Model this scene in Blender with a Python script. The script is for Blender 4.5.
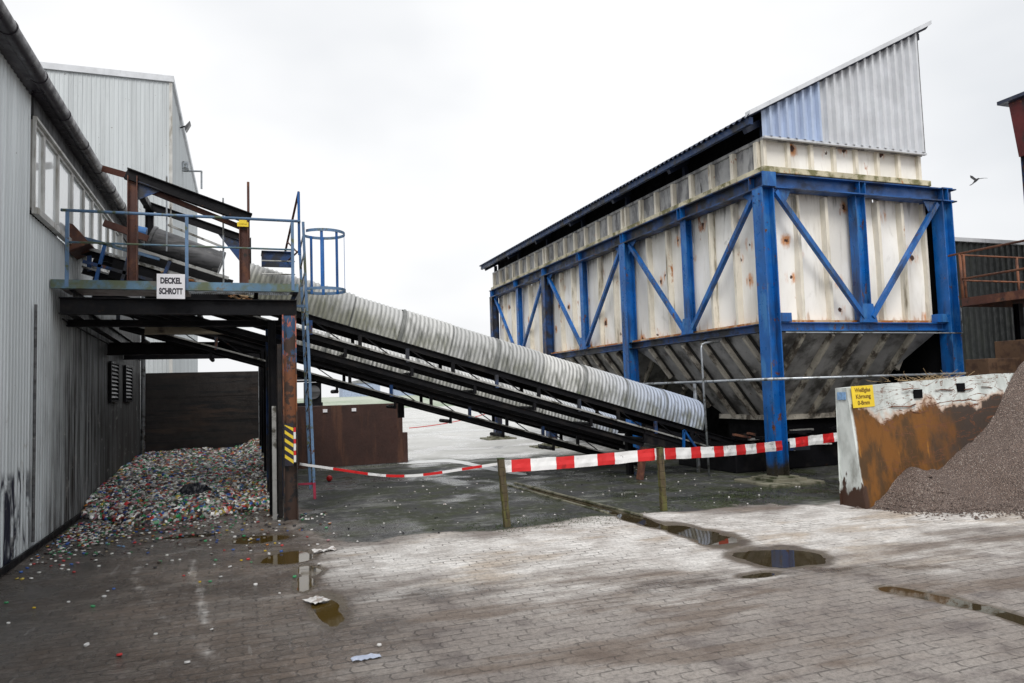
import bpy, bmesh, math, random
import numpy as np
from mathutils import Vector, Matrix, noise as mnoise
random.seed(7); np.random.seed(7)
for o in list(bpy.data.objects): bpy.data.objects.remove(o)
S = bpy.context.scene
C = S.collection
PI = math.pi

# ------------------------------------------------------------------ camera
F_PX, YAW, PITCH, ROLL = 736.36, 0.351952, 0.0666479, -0.0313579
cam_d = bpy.data.cameras.new('camera'); cam = bpy.data.objects.new('camera', cam_d); C.objects.link(cam)
cam_d.sensor_width = 36; cam_d.lens = F_PX/1024*36; cam_d.clip_start = .05; cam_d.clip_end = 5000
cy, sy, cp, sp = math.cos(YAW), math.sin(YAW), math.cos(PITCH), math.sin(PITCH)
fw = Vector((sy*cp, cy*cp, sp)); rt = Vector((cy, -sy, 0)); up = rt.cross(fw)
c_, s_ = math.cos(ROLL), math.sin(ROLL)
r2 = c_*rt + s_*up; u2 = -s_*rt + c_*up
cam.matrix_world = Matrix(((r2.x, u2.x, -fw.x, 0), (r2.y, u2.y, -fw.y, 0), (r2.z, u2.z, -fw.z, 1.8), (0, 0, 0, 1)))
S.camera = cam
S.render.resolution_x = 1024; S.render.resolution_y = 683

# ------------------------------------------------------------------ world, sun, exposure
SUN_EL, SUN_AZ = math.radians(48), math.radians(-35)      # azimuth measured from +Y towards +X, behind a full cloud cover
W = bpy.data.worlds.new('World'); S.world = W; W.use_nodes = True
nt = W.node_tree; nt.nodes.clear()
N = nt.nodes.new; L = nt.links.new
out = N('ShaderNodeOutputWorld'); bg = N('ShaderNodeBackground'); L(bg.outputs[0], out.inputs[0])
sky = N('ShaderNodeTexSky'); sky.sky_type = 'NISHITA'; sky.sun_disc = False
sky.sun_elevation = SUN_EL; sky.sun_rotation = SUN_AZ; sky.air_density = 1.5; sky.dust_density = 5
hs = N('ShaderNodeHueSaturation'); hs.inputs['Saturation'].default_value = .15; L(sky.outputs[0], hs.inputs['Color'])
tc = N('ShaderNodeTexCoord'); no = N('ShaderNodeTexNoise'); no.inputs['Scale'].default_value = 1.6; no.inputs['Detail'].default_value = 4
mpg = N('ShaderNodeMapping'); mpg.inputs['Scale'].default_value = (1, 1, 2.2); L(tc.outputs['Generated'], mpg.inputs[0]); L(mpg.outputs[0], no.inputs['Vector'])
cr = N('ShaderNodeValToRGB'); L(no.outputs[0], cr.inputs[0])
cr.color_ramp.elements[0].position = .3; cr.color_ramp.elements[0].color = (6.5, 6.75, 7.1, 1)
cr.color_ramp.elements[1].position = .62; cr.color_ramp.elements[1].color = (8.9, 8.95, 9.05, 1)
mx = N('ShaderNodeMixRGB'); mx.inputs[0].default_value = .86; L(hs.outputs[0], mx.inputs[1]); L(cr.outputs[0], mx.inputs[2])
L(mx.outputs[0], bg.inputs[0]); bg.inputs[1].default_value = .1
sun_d = bpy.data.lights.new('sun', 'SUN'); sun_d.energy = 1.5; sun_d.angle = math.radians(24); sun_d.color = (1, .97, .93)
sun = bpy.data.objects.new('sun', sun_d); C.objects.link(sun)
SUN_DIR = Vector((-.42, -.80, .95)).normalized()          # towards the sun
sun.rotation_euler = SUN_DIR.to_track_quat('Z', 'Y').to_euler(); sun.location = (0, 0, 30)
sky.sun_elevation = math.asin(SUN_DIR.z); sky.sun_rotation = math.atan2(SUN_DIR.x, SUN_DIR.y)
S.view_settings.view_transform = 'Standard'; S.view_settings.look = 'None'
S.view_settings.exposure = 0.33; S.view_settings.gamma = 1; S.view_settings.use_curve_mapping = False
S.render.engine = 'CYCLES'

# ------------------------------------------------------------------ materials
def ramp(v): return tuple(v)+(1,) if len(v) == 3 else v
class NG:
    """small helper round one node tree"""
    def __init__(s, name):
        s.m = bpy.data.materials.new(name); s.m.use_nodes = True; s.t = s.m.node_tree; s.t.nodes.clear()
        s.o = s.n('ShaderNodeOutputMaterial'); s.b = s.n('ShaderNodeBsdfPrincipled'); s.l(s.b.outputs[0], s.o.inputs[0])
        s.pos = s.n('ShaderNodeNewGeometry').outputs['Position']
    def n(s, k): return s.t.nodes.new(k)
    def l(s, a, b): s.t.links.new(a, b)
    def put(s, inp, v):
        if isinstance(v, (int, float)): inp.default_value = v
        elif isinstance(v, tuple): inp.default_value = ramp(v) if inp.type == 'RGBA' else v
        else: s.l(v, inp)
    def math(s, op, a, b=0.0, c=0.0):
        n = s.n('ShaderNodeMath'); n.operation = op; s.put(n.inputs[0], a); s.put(n.inputs[1], b)
        if len(n.inputs) > 2: s.put(n.inputs[2], c)
        return n.outputs[0]
    def scaled(s, v, sc, loc=(0, 0, 0)):
        n = s.n('ShaderNodeMapping'); s.l(v, n.inputs[0]); n.inputs['Scale'].default_value = sc; n.inputs['Location'].default_value = loc; return n.outputs[0]
    def noise(s, sc=1.0, detail=5, vec=None, rough=.6, aniso=(1, 1, 1), off=(0, 0, 0), dist=0):
        n = s.n('ShaderNodeTexNoise'); n.inputs['Scale'].default_value = sc; n.inputs['Detail'].default_value = detail
        n.inputs['Roughness'].default_value = rough; n.inputs['Distortion'].default_value = dist
        s.l(s.scaled(vec or s.pos, aniso, off), n.inputs['Vector']); return n.outputs[0]
    def vor(s, sc, vec=None, aniso=(1, 1, 1), feat='F1', rnd=1):
        n = s.n('ShaderNodeTexVoronoi'); n.feature = feat; n.inputs['Scale'].default_value = sc; n.inputs['Randomness'].default_value = rnd
        s.l(s.scaled(vec or s.pos, aniso), n.inputs['Vector']); return n
    def step(s, v, lo, hi, a=0.0, b=1.0):
        n = s.n('ShaderNodeMapRange'); n.interpolation_type = 'SMOOTHSTEP'
        s.put(n.inputs[0], v); n.inputs[1].default_value = lo; n.inputs[2].default_value = hi; s.put(n.inputs[3], a); s.put(n.inputs[4], b); return n.outputs[0]
    def mix(s, f, a, b, mode='MIX'):
        n = s.n('ShaderNodeMixRGB'); n.blend_type = mode; s.put(n.inputs[0], f); s.put(n.inputs[1], a); s.put(n.inputs[2], b); return n.outputs[0]
    def bump(s, h, st=.3, d=.01):
        n = s.n('ShaderNodeBump'); n.inputs['Strength'].default_value = st; n.inputs['Distance'].default_value = d; s.l(h, n.inputs['Height']); s.l(n.outputs[0], s.b.inputs['Normal'])
    def attr(s, nm):
        n = s.n('ShaderNodeAttribute'); n.attribute_name = nm; return n
    def sep(s, v):
        n = s.n('ShaderNodeSeparateXYZ'); s.l(v, n.inputs[0]); return n.outputs

def mat(name, base, rough=.6, metal=0.0, layers=(), bump=None, var=.25, vs=2.0, spec=.5, rv=.15, foot=None):
    """base paint, soft variation, then layers (colour, scale, aniso, lo, hi[, offset])"""
    g = NG(name)
    n0 = g.noise(vs, 6)
    col = g.mix(g.step(n0, .3, .7), tuple(c*(1-var) for c in base), tuple(min(1, c*(1+var*.6)) for c in base))
    for i, ly in enumerate(layers):
        c, sc, an, lo, hi = ly[:5]
        m = g.noise(sc, 8, aniso=an, off=(i*3.7, i*1.3, i*2.1), rough=.65)
        col = g.mix(g.step(m, lo, hi), col, c)
    if foot:
        zz = g.sep(g.pos)[2]; col = g.mix(g.step(g.math('ADD', zz, g.math('MULTIPLY', g.noise(3, 6), .9)), foot+.35, foot+.1), col, (.030, .026, .020))
    g.l(col, g.b.inputs['Base Color']); g.b.inputs['Metallic'].default_value = metal
    g.l(g.step(g.noise(vs*3, 4), .3, .7, max(.05, rough-rv), min(1, rough+rv)), g.b.inputs['Roughness'])
    g.b.inputs['Specular IOR Level'].default_value = spec
    if bump: g.bump(g.noise(bump[0], 6), bump[1], bump[2] if len(bump) > 2 else .01)
    return g.m

M = {}
ST = (3, 3, .25)     # vertical streaks
M['blue'] = mat('blue_paint', (.004, .110, .39), .38, layers=[((.035, .17, .42), 2.4, (1.5, 1.5, .5), .52, .66), ((.015, .04, .11), 1.6, (2, 2, .35), .46, .68), ((.12, .14, .12), 3.0, (3, 3, .2), .62, .72), ((.13, .05, .02), 6, (1, 1, .6), .62, .66)], bump=(30, .2), var=.25, foot=.55)
M['blue_worn'] = mat('blue_paint_worn', (.006, .085, .30), .42, layers=[((.015, .03, .07), 1.5, (1, 1, 1), .42, .60), ((.13, .14, .13), 4, (1, 1, .5), .64, .72)], bump=(30, .2))
M['blue_dirty'] = mat('blue_paint_dirty', (.012, .06, .20), .5, layers=[((.02, .022, .03), 1.8, (1, 1, 1), .40, .56), ((.10, .035, .015), 6, (1, 1, .5), .60, .66)], bump=(30, .2))
M['blue_pale'] = mat('blue_paint_pale', (.11, .20, .34), .45, layers=[((.08, .10, .05), 5, (1, 1, 1), .52, .62), ((.10, .04, .02), 9, (1, 1, 1), .63, .68)], bump=(40, .2))
M['deck_edge'] = mat('deck_edge_mossy_blue', (.10, .20, .30), .5, layers=[((.10, .125, .07), 3, (1, 1, 1), .42, .60), ((.14, .14, .12), 6, (1, 1, 1), .58, .66)], bump=(40, .2))
M['black_steel'] = mat('black_steel', (.006, .006, .008), .55, spec=.18, layers=[((.022, .019, .018), 3, (1, 1, 1), .5, .7), ((.05, .02, .010), 8, (1, 1, 1), .64, .70)], bump=(30, .25))
M['grey_edge'] = mat('pale_glint_edge', (.48, .48, .46), .45, metal=.4, layers=[((.08, .075, .06), 4, (1, 1, 1), .48, .62)])
def make_silo():
    g = NG('silo_white_paint'); x, y, z = g.sep(g.pos)
    n1 = g.noise(.9, 7, aniso=(1.5, 1.5, .6)); n2 = g.noise(4, 7, aniso=(2.2, 2.2, .3), off=(3, 1, 0)); n3 = g.noise(7, 6, off=(5, 2, 1))
    col = g.mix(g.step(n1, .4, .62), (.93, .915, .88), (.80, .775, .72))
    col = g.mix(g.math('MULTIPLY', g.step(n2, .54, .75), .55), col, (.52, .49, .43))
    col = g.mix(g.math('MULTIPLY', g.step(g.noise(6, 7, aniso=(3, 3, .12), off=(2, 7, 1), rough=.7), .62, .74), .45), col, (.30, .285, .26))
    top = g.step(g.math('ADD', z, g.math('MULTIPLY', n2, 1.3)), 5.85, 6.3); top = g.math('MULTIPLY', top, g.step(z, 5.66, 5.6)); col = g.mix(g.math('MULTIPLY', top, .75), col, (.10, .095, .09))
    sm = g.step(g.noise(1.1, 7, aniso=(1.3, 1.3, .8), off=(8, 8, 2), dist=.8), .63, .74); col = g.mix(g.math('MULTIPLY', sm, .5), col, (.24, .23, .21))
    low = g.step(g.math('ADD', z, g.math('MULTIPLY', n2, -1.2)), 2.42, 2.28); col = g.mix(g.math('MULTIPLY', low, .5), col, (.42, .20, .07))
    # bolt holes and dents with rust weeping from them
    cb = g.n('ShaderNodeCombineXYZ'); g.l(g.math('ADD', x, y), cb.inputs[0]); g.l(g.math('MULTIPLY', z, .9), cb.inputs[1]); v = g.vor(1.7, vec=cb.outputs[0]); v.voronoi_dimensions = '2D'; d = g.math('ADD', v.outputs['Distance'], g.math('MULTIPLY', g.math('SUBTRACT', n3, .5), .34))
    keep = g.step(g.sep(v.outputs['Color'])[1], .40, .42)
    col = g.mix(g.math('MULTIPLY', g.math('MULTIPLY', g.step(d, .26, .08), keep), g.step(n2, .42, .6)), col, (.62, .27, .10))
    col = g.mix(g.math('MULTIPLY', g.step(g.math('ADD', d, g.math('MULTIPLY', g.sep(v.outputs['Color'])[0], .07)), .11, .085), keep), col, (.07, .025, .014))
    r2 = g.step(g.noise(2.1, 8, aniso=(1.6, 1.6, .5), off=(1, 9, 3)), .64, .69); col = g.mix(g.math('MULTIPLY', r2, .85), col, (.42, .15, .045))
    g.l(col, g.b.inputs['Base Color']); g.b.inputs['Roughness'].default_value = .5; g.bump(g.math('ADD', n1, g.math('MULTIPLY', n3, .3)), .4, .03); return g.m
M['silo_white'] = make_silo()
M['silo_rib'] = mat('silo_rib_paint', (.78, .73, .62), .5, layers=[((.22, .19, .13), 2.4, (2, 2, .3), .52, .7), ((.40, .15, .04), 3.6, (1, 1, .5), .62, .70)], bump=(20, .2), var=.12)
M['silo_band'] = mat('silo_band_shaded_weathered', (.46, .46, .46), .55, layers=[((.17, .17, .18), 2.2, (1.6, 1.6, .6), .44, .62), ((.05, .05, .05), 3.1, (2, 2, .5), .57, .68), ((.45, .2, .06), 4.5, (1, 1, .6), .66, .71)], bump=(10, .3, .02), var=.15)  # grey base stands in for shading of the band fields; stains, rust on top
M['silo_ledge'] = mat('silo_ledge_mossy', (.58, .53, .38), .6, layers=[((.16, .15, .06), 3.5, (1, 1, 1), .45, .6), ((.40, .17, .05), 5, (1, 1, 1), .62, .68)], bump=(20, .3))
M['rust_ledge'] = mat('rust_ledge', (.55, .38, .22), .7, layers=[((.40, .14, .03), 3.5, (1, 1, 1), .45, .55), ((.07, .03, .02), 7, (1, 1, 1), .62, .68)])
M['funnel'] = mat('funnel_grey_steel', (.42, .41, .40), .5, layers=[((.09, .085, .08), 1.8, (1, 1, 1), .44, .66), ((.42, .40, .36), 3.5, (2.5, .8, 1), .60, .72), ((.10, .04, .02), 6, (1, 1, 1), .66, .70)], bump=(12, .3, .02))
M['funnel_rib'] = mat('funnel_rib_steel', (.62, .57, .48), .55, layers=[((.12, .10, .08), 3, (1, 1, 1), .45, .6)])
M['rib_shade'] = mat('painted_rib_shade', (.026, .024, .02), .7)  # near-black colour for painted shade lines along the ribs
M['eave_blue'] = mat('dark_navy_eave', (.006, .035, .12), .5, layers=[((.01, .012, .02), 2, (1, 1, 1), .45, .6)])
M['gable'] = mat('gable_corrugated_sheet', (.62, .64, .67), .5, metal=.05, layers=[((.44, .46, .49), 1.2, (2.5, 2.5, .2), .52, .70), ((.20, .21, .22), 3, (3, 3, .25), .64, .76)], var=.12)
M['gable_blue'] = mat('gable_bluish_sheet', (.44, .53, .70), .5, metal=.05, layers=[((.32, .38, .52), 1.4, (2.5, 2.5, .2), .45, .65)], var=.12)
M['roof_dark'] = mat('roof_underside_dark_blue', (.014, .022, .05), .5, layers=[((.05, .055, .065), 3, (1, 1, 1), .55, .7)])
M['roof_top'] = mat('roof_fibre_sheet', (.22, .23, .24), .7, layers=[((.10, .11, .08), 2, (1, 1, 1), .5, .6)])
M['dark_opening'] = mat('dark_void_shade_fill', (.005, .005, .006), .8, spec=.1)
M['rust_beam'] = mat('rust_red_steel', (.085, .03, .02), .65, layers=[((.16, .065, .035), 3, (1, 1, 1), .5, .62), ((.02, .015, .013), 5, (1, 1, 1), .58, .66)], bump=(40, .4))
M['rust_rail'] = mat('rust_orange_steel', (.22, .085, .04), .7, layers=[((.09, .035, .02), 4, (1, 1, 1), .45, .6)], bump=(40, .4))
M['galv'] = mat('galvanised_pipe', (.42, .45, .48), .4, metal=.6, layers=[((.14, .14, .13), 5, (1, 1, 1), .5, .62)])
M['wood_post'] = mat('mossy_wood_post', (.075, .055, .028), .85, layers=[((.10, .10, .025), 5, (2, 2, .4), .45, .6), ((.018, .013, .010), 9, (3, 3, .3), .55, .65)], bump=(40, .5))
M['pit_steel'] = mat('pit_black_steel_sheet', (.022, .017, .015), .5, layers=[((.05, .03, .02), 1.2, (.5, .5, 3), .50, .70), ((.006, .006, .007), 2.0, (.4, .4, 6), .48, .62), ((.17, .15, .14), 3, (.35, .35, 10), .68, .76)], bump=(8, .3, .02))
M['skip'] = mat('dark_brown_rusty_plate', (.045, .018, .013), .6, layers=[((.085, .035, .02), 2.2, (2, 2, .25), .5, .66), ((.14, .12, .10), 3, (2, 2, .2), .66, .78)], bump=(20, .4))
M['tan'] = mat('tan_painted_beam', (.35, .30, .22), .6, layers=[((.08, .06, .05), 2, (1, 1, 1), .5, .65)])
M['white_paint'] = mat('white_sign_paint', (.82, .81, .84), .5, layers=[((.5, .48, .5), 6, (1, 1, 1), .6, .75)], var=.06)
M['ink'] = mat('black_lettering', (.02, .018, .03), .6)
M['ink_brown'] = mat('brown_lettering', (.16, .085, .01), .6)
M['yellow'] = mat('yellow_sign_paint', (.83, .60, .035), .5, var=.1)
M['red'] = mat('red_barrier_paint', (.62, .018, .02), .45, layers=[((.32, .01, .012), 4, (1, 1, 1), .6, .72)], var=.12)
M['white'] = mat('white_barrier_paint', (.82, .82, .82), .45, layers=[((.45, .45, .44), 5, (1, 1, 1), .55, .68), ((.12, .12, .12), 9, (1, 1, 1), .66, .70)], var=.08)
M['red_wall'] = mat('red_container_steel', (.12, .010, .010), .55, layers=[((.03, .012, .01), 1.2, (2, 2, .5), .45, .6), ((.25, .08, .03), 3, (1, 1, 1), .62, .7)])
M['dark_shed'] = mat('dark_shed_sheet', (.011, .014, .014), .6, layers=[((.03, .036, .026), 1.0, (1, 1, .4), .5, .7)], bump=(6, .3))
M['brown_step'] = mat('brown_rusty_step', (.11, .06, .032), .75, layers=[((.05, .025, .015), 4, (1, 1, 1), .45, .6)])
M['concrete'] = mat('old_concrete', (.20, .19, .14), .85, layers=[((.05, .055, .025), 5, (1, 1, 1), .45, .6)], bump=(30, .5))
M['frame'] = mat('window_frame_offwhite', (.52, .52, .50), .5, layers=[((.30, .28, .24), 4, (2, 2, .4), .5, .65)])
M['gutter'] = mat('gutter_dark_metal', (.035, .030, .038), .38, metal=.3, layers=[((.08, .07, .075), 3, (1, .5, 1), .52, .7)])
M['fascia'] = mat('weathered_dark_fascia', (.075, .075, .08), .7, layers=[((.025, .025, .028), 1.6, (4, 4, .3), .42, .6), ((.25, .25, .25), 2.5, (5, 5, .3), .62, .75)])
M['belt'] = mat('rubber_belt', (.010, .010, .011), .6, spec=.2)
M['pale_plate'] = mat('pale_pinkish_deck_plate', (.80, .74, .73), .6, layers=[((.35, .30, .28), 3, (1, 1, 1), .55, .7)])
M['magenta'] = mat('faded_magenta_paint', (.30, .018, .05), .6)
M['bag'] = mat('black_plastic_bag', (.018, .020, .028), .25)
M['paper'] = mat('torn_white_paper', (.72, .70, .68), .8, layers=[((.35, .3, .27), 12, (1, 1, 1), .5, .6)])
M['foil'] = mat('pale_blue_foil', (.45, .50, .62), .3)
M['straw'] = mat('dry_straw', (.34, .24, .13), .8)
M['blue_cap'] = mat('blue_rubber', (.05, .18, .45), .5)
M['feather'] = mat('black_feathers', (.012, .012, .014), .7)
M['moss'] = mat('green_moss', (.035, .06, .012), .9, var=.5, vs=30)
M['drum'] = mat('grey_duct_metal', (.13, .13, .135), .42, metal=.35, layers=[((.05, .05, .052), 3.5, (.4, 3, 3), .45, .62), ((.30, .29, .27), 6, (.3, 3, 3), .60, .72)])

def make_glass():
    g = NG('window_glass'); g.b.inputs['Base Color'].default_value = (.80, .85, .86, 1); g.b.inputs['Roughness'].default_value = .08
    g.b.inputs['Specular IOR Level'].default_value = 1.0; g.b.inputs['IOR'].default_value = 1.9
    g.bump(g.noise(1.2, 2), .1, .02); return g.m
M['glass'] = make_glass()

def make_cladding(name, base, dirty):
    g = NG(name)
    x, y, z = g.sep(g.pos)
    col = g.mix(g.step(g.noise(1.1, 6, aniso=(3, 3, .12)), .35, .7), base, tuple(c*.80 for c in base))
    col = g.mix(g.step(g.noise(6, 5, aniso=(4, 4, .06)), .55, .75), col, tuple(c*.66 for c in base))
    if dirty:
        # soot and splash dirt left by the loading work: covers the wall beside the cap bay
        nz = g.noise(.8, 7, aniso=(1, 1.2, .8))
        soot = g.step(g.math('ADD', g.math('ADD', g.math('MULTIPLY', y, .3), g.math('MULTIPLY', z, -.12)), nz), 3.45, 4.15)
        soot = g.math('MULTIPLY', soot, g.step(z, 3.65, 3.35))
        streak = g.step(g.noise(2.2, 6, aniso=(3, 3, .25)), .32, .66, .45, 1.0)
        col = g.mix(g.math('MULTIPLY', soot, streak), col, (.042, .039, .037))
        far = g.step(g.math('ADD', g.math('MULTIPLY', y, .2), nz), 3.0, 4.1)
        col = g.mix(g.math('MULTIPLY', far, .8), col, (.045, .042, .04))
        # blue-black spray smears low at the near end
        sm = g.math('MULTIPLY', g.step(g.noise(1.6, 6, aniso=(1, 2.2, .7), dist=1.5, off=(1, 4, 2)), .44, .60), g.step(g.math('ADD', z, g.math('MULTIPLY', nz, .8)), 1.55, 1.35))
        sm = g.math('MULTIPLY', sm, g.step(y, 10.9, 10.3))
        col = g.mix(sm, col, (.012, .014, .03))
        pale = g.math('MULTIPLY', g.step(g.noise(2.4, 6, off=(5, 1, 9), dist=1), .60, .68), g.step(z, 2.2, 1.5))
        col = g.mix(g.math('MULTIPLY', pale, .5), col, (.42, .42, .40))
    sc = g.math('MULTIPLY', g.step(g.noise(9, 3, off=(2, 2, 2)), .72, .74), .8)
    col = g.mix(sc, col, (.08, .05, .04))
    g.l(col, g.b.inputs['Base Color']); g.b.inputs['Roughness'].default_value = .5; g.b.inputs['Metallic'].default_value = .15
    g.bump(g.noise(5, 4), .25, .02)
    return g.m
M['clad'] = make_cladding('grey_wall_cladding', (.74, .79, .81), True)
M['clad_far'] = make_cladding('tall_hall_cladding', (.55, .585, .60), False)

def make_hood():
    g = NG('corrugated_hood_sheet')
    x, y, z = g.sep(g.pos)
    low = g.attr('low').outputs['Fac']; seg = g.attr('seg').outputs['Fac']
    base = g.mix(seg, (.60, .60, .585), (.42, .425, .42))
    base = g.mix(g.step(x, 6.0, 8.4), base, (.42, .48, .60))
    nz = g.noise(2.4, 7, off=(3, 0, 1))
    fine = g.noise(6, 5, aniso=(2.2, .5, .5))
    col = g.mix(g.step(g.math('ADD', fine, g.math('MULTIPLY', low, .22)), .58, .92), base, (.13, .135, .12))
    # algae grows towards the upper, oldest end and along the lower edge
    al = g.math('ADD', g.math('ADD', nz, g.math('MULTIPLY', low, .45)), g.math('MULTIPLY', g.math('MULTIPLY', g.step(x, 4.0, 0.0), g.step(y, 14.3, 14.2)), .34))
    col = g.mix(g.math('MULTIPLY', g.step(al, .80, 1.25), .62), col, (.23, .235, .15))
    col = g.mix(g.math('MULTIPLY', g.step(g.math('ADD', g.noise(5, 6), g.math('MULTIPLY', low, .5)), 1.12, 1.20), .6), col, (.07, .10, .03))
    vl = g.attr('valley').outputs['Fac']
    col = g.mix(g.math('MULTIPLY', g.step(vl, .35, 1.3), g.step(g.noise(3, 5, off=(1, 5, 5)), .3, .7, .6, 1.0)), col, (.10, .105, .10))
    g.l(col, g.b.inputs['Base Color']); g.b.inputs['Roughness'].default_value = .62; g.b.inputs['Metallic'].default_value = .0
    return g.m
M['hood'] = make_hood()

def make_postpaint():
    g = NG('flaking_post_paint'); x, y, z = g.sep(g.pos)
    n1 = g.noise(3.5, 7, aniso=(2, 2, .8)); n2 = g.noise(6, 6, aniso=(2, 2, .7), off=(4, 2, 1))
    col = g.mix(g.step(n1, .53, .56), (.03, .08, .17), (.40, .12, .08))
    col = g.mix(g.step(g.math('ADD', g.math('MULTIPLY', z, -.5), n2), -.75, -.62), col, (.20, .07, .025))
    col = g.mix(g.step(g.math('ADD', g.math('MULTIPLY', z, -1.0), g.math('MULTIPLY', n2, .6)), -1.25, -1.05), col, (.010, .010, .011))
    col = g.mix(g.step(n2, .62, .68), col, (.02, .018, .016))
    col = g.mix(g.step(g.noise(5, 7, off=(9, 1, 1)), .50, .56), col, (.055, .028, .018))
    g.l(col, g.b.inputs['Base Color']); g.b.inputs['Roughness'].default_value = .55; g.bump(n2, .3); return g.m
M['post_paint'] = make_postpaint()

def make_wallrust():
    g = NG('rusted_steel_barrier_wall'); x, y, z = g.sep(g.pos)
    n1 = g.noise(1.6, 8, aniso=(1, 1, .8)); n2 = g.noise(4.5, 8, aniso=(1, 1, .45), off=(3, 1, 2)); n3 = g.noise(1.4, 8, aniso=(.8, .8, 3.2), dist=1.2, off=(7, 3, 2))
    paint = g.mix(g.step(n2, .4, .65), (.66, .70, .68), (.45, .48, .46))
    # boundary of the flaked area: left end low strip stays painted, rust below about 1.3 m, falls to the right
    edge = g.math('ADD', g.math('ADD', z, g.math('MULTIPLY', g.math('SUBTRACT', x, 8.5), -.02)), g.math('MULTIPLY', g.math('SUBTRACT', n1, .5), 1.1))
    mask = g.step(edge, 1.36, 1.30)
    mask = g.math('MULTIPLY', mask, g.step(g.math('ADD', x, g.math('MULTIPLY', n2, .12)), 8.20, 8.24))
    rust = g.mix(g.step(n2, .4, .62), (.175, .064, .004), (.065, .029, .005))
    rust = g.mix(g.step(g.math('ADD', g.math('MULTIPLY', x, .35), n1), 3.75, 4.1), rust, (.045, .030, .022))
    rust = g.mix(g.step(g.noise(3, 7, aniso=(3, 3, .3), off=(1, 1, 8)), .62, .70), rust, (.30, .125, .015))
    halo = g.math('MULTIPLY', g.math('MULTIPLY', g.step(edge, 1.46, 1.34), .6), g.step(x, 8.16, 8.2))
    col = g.mix(halo, paint, (.45, .22, .10))
    col = g.mix(mask, col, rust)
    crack = g.math('MULTIPLY', g.step(g.math('ABSOLUTE', g.math('SUBTRACT', n3, .5)), .012, .004), g.step(x, 8.4, 8.8))
    col = g.mix(crack, col, (.14, .05, .02))
    foot = g.step(g.math('ADD', z, g.math('MULTIPLY', n2, 1.1)), .86, .80)
    foot = g.math('MULTIPLY', foot, g.step(x, 8.26, 8.20))
    col = g.mix(foot, col, (.05, .022, .012))
    g.l(col, g.b.inputs['Base Color']); g.b.inputs['Roughness'].default_value = .6
    g.bump(g.math('ADD', g.math('MULTIPLY', mask, -.6), n2), .6, .02); return g.m
M['wallrust'] = make_wallrust()

def make_gravel():
    g = NG('crushed_glass_gravel')
    v = g.vor(80); n1 = g.noise(1.2, 7); n2 = g.noise(14, 6)
    col = g.mix(g.step(n1, .35, .65), (.33, .235, .19), (.45, .34, .285))
    col = g.mix(g.step(v.outputs['Distance'], .25, .6), col, (.11, .083, .072))
    sp = g.sep(v.outputs['Color'])[0]
    col = g.mix(g.step(sp, .93, .96), col, (.50, .43, .38))
    col = g.mix(g.step(n2, .54, .68), col, (.20, .15, .13))
    g.l(col, g.b.inputs['Base Color']); g.b.inputs['Roughness'].default_value = .75
    g.bump(g.math('ADD', g.math('MULTIPLY', v.outputs['Distance'], -1), n2), 1.0, .03); return g.m
M['gravel'] = make_gravel()

def make_caps(name, use_attr):
    g = NG(name)
    if use_attr: g.l(g.attr('capcol').outputs['Color'], g.b.inputs['Base Color'])
    else:
        v = g.vor(26); hue = g.sep(v.outputs['Color'])
        rp = g.n('ShaderNodeValToRGB'); g.l(hue[0], rp.inputs[0]); rp.color_ramp.interpolation = 'CONSTANT'
        pal = [(.015, .015, .015), (.5, .5, .48), (.02, .13, .05), (.3, .03, .03), (.05, .04, .035), (.12, .12, .12), (.03, .06, .2), (.35, .3, .28)]
        e = rp.color_ramp.elements; e[0].color = pal[0]+(1,); e[1].position = .12; e[1].color = pal[1]+(1,)
        for i, c in enumerate(pal[2:]):
            k = e.new(.24+i*.12); k.color = c+(1,)
        g.l(g.mix(g.step(v.outputs['Distance'], .12, .35), rp.outputs[0], (.008, .008, .008)), g.b.inputs['Base Color'])
        g.bump(v.outputs['Distance'], 1.0, .03)
    g.b.inputs['Roughness'].default_value = .35; return g.m
M['caps'] = make_caps('mixed_bottle_cap_plastic', True)
M['capbase'] = make_caps('mixed_cap_litter_bed', False)

def make_water(name, col, r=.02):
    g = NG(name); g.b.inputs['Base Color'].default_value = col+(1,); g.b.inputs['Roughness'].default_value = r; g.b.inputs['IOR'].default_value = 1.33
    g.bump(g.noise(5, 2), .04, .01); return g.m
M['water'] = make_water('brown_puddle_water', (.045, .034, .018)); M['water_amber'] = make_water('amber_oily_water', (.075, .048, .012), .05)

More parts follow.
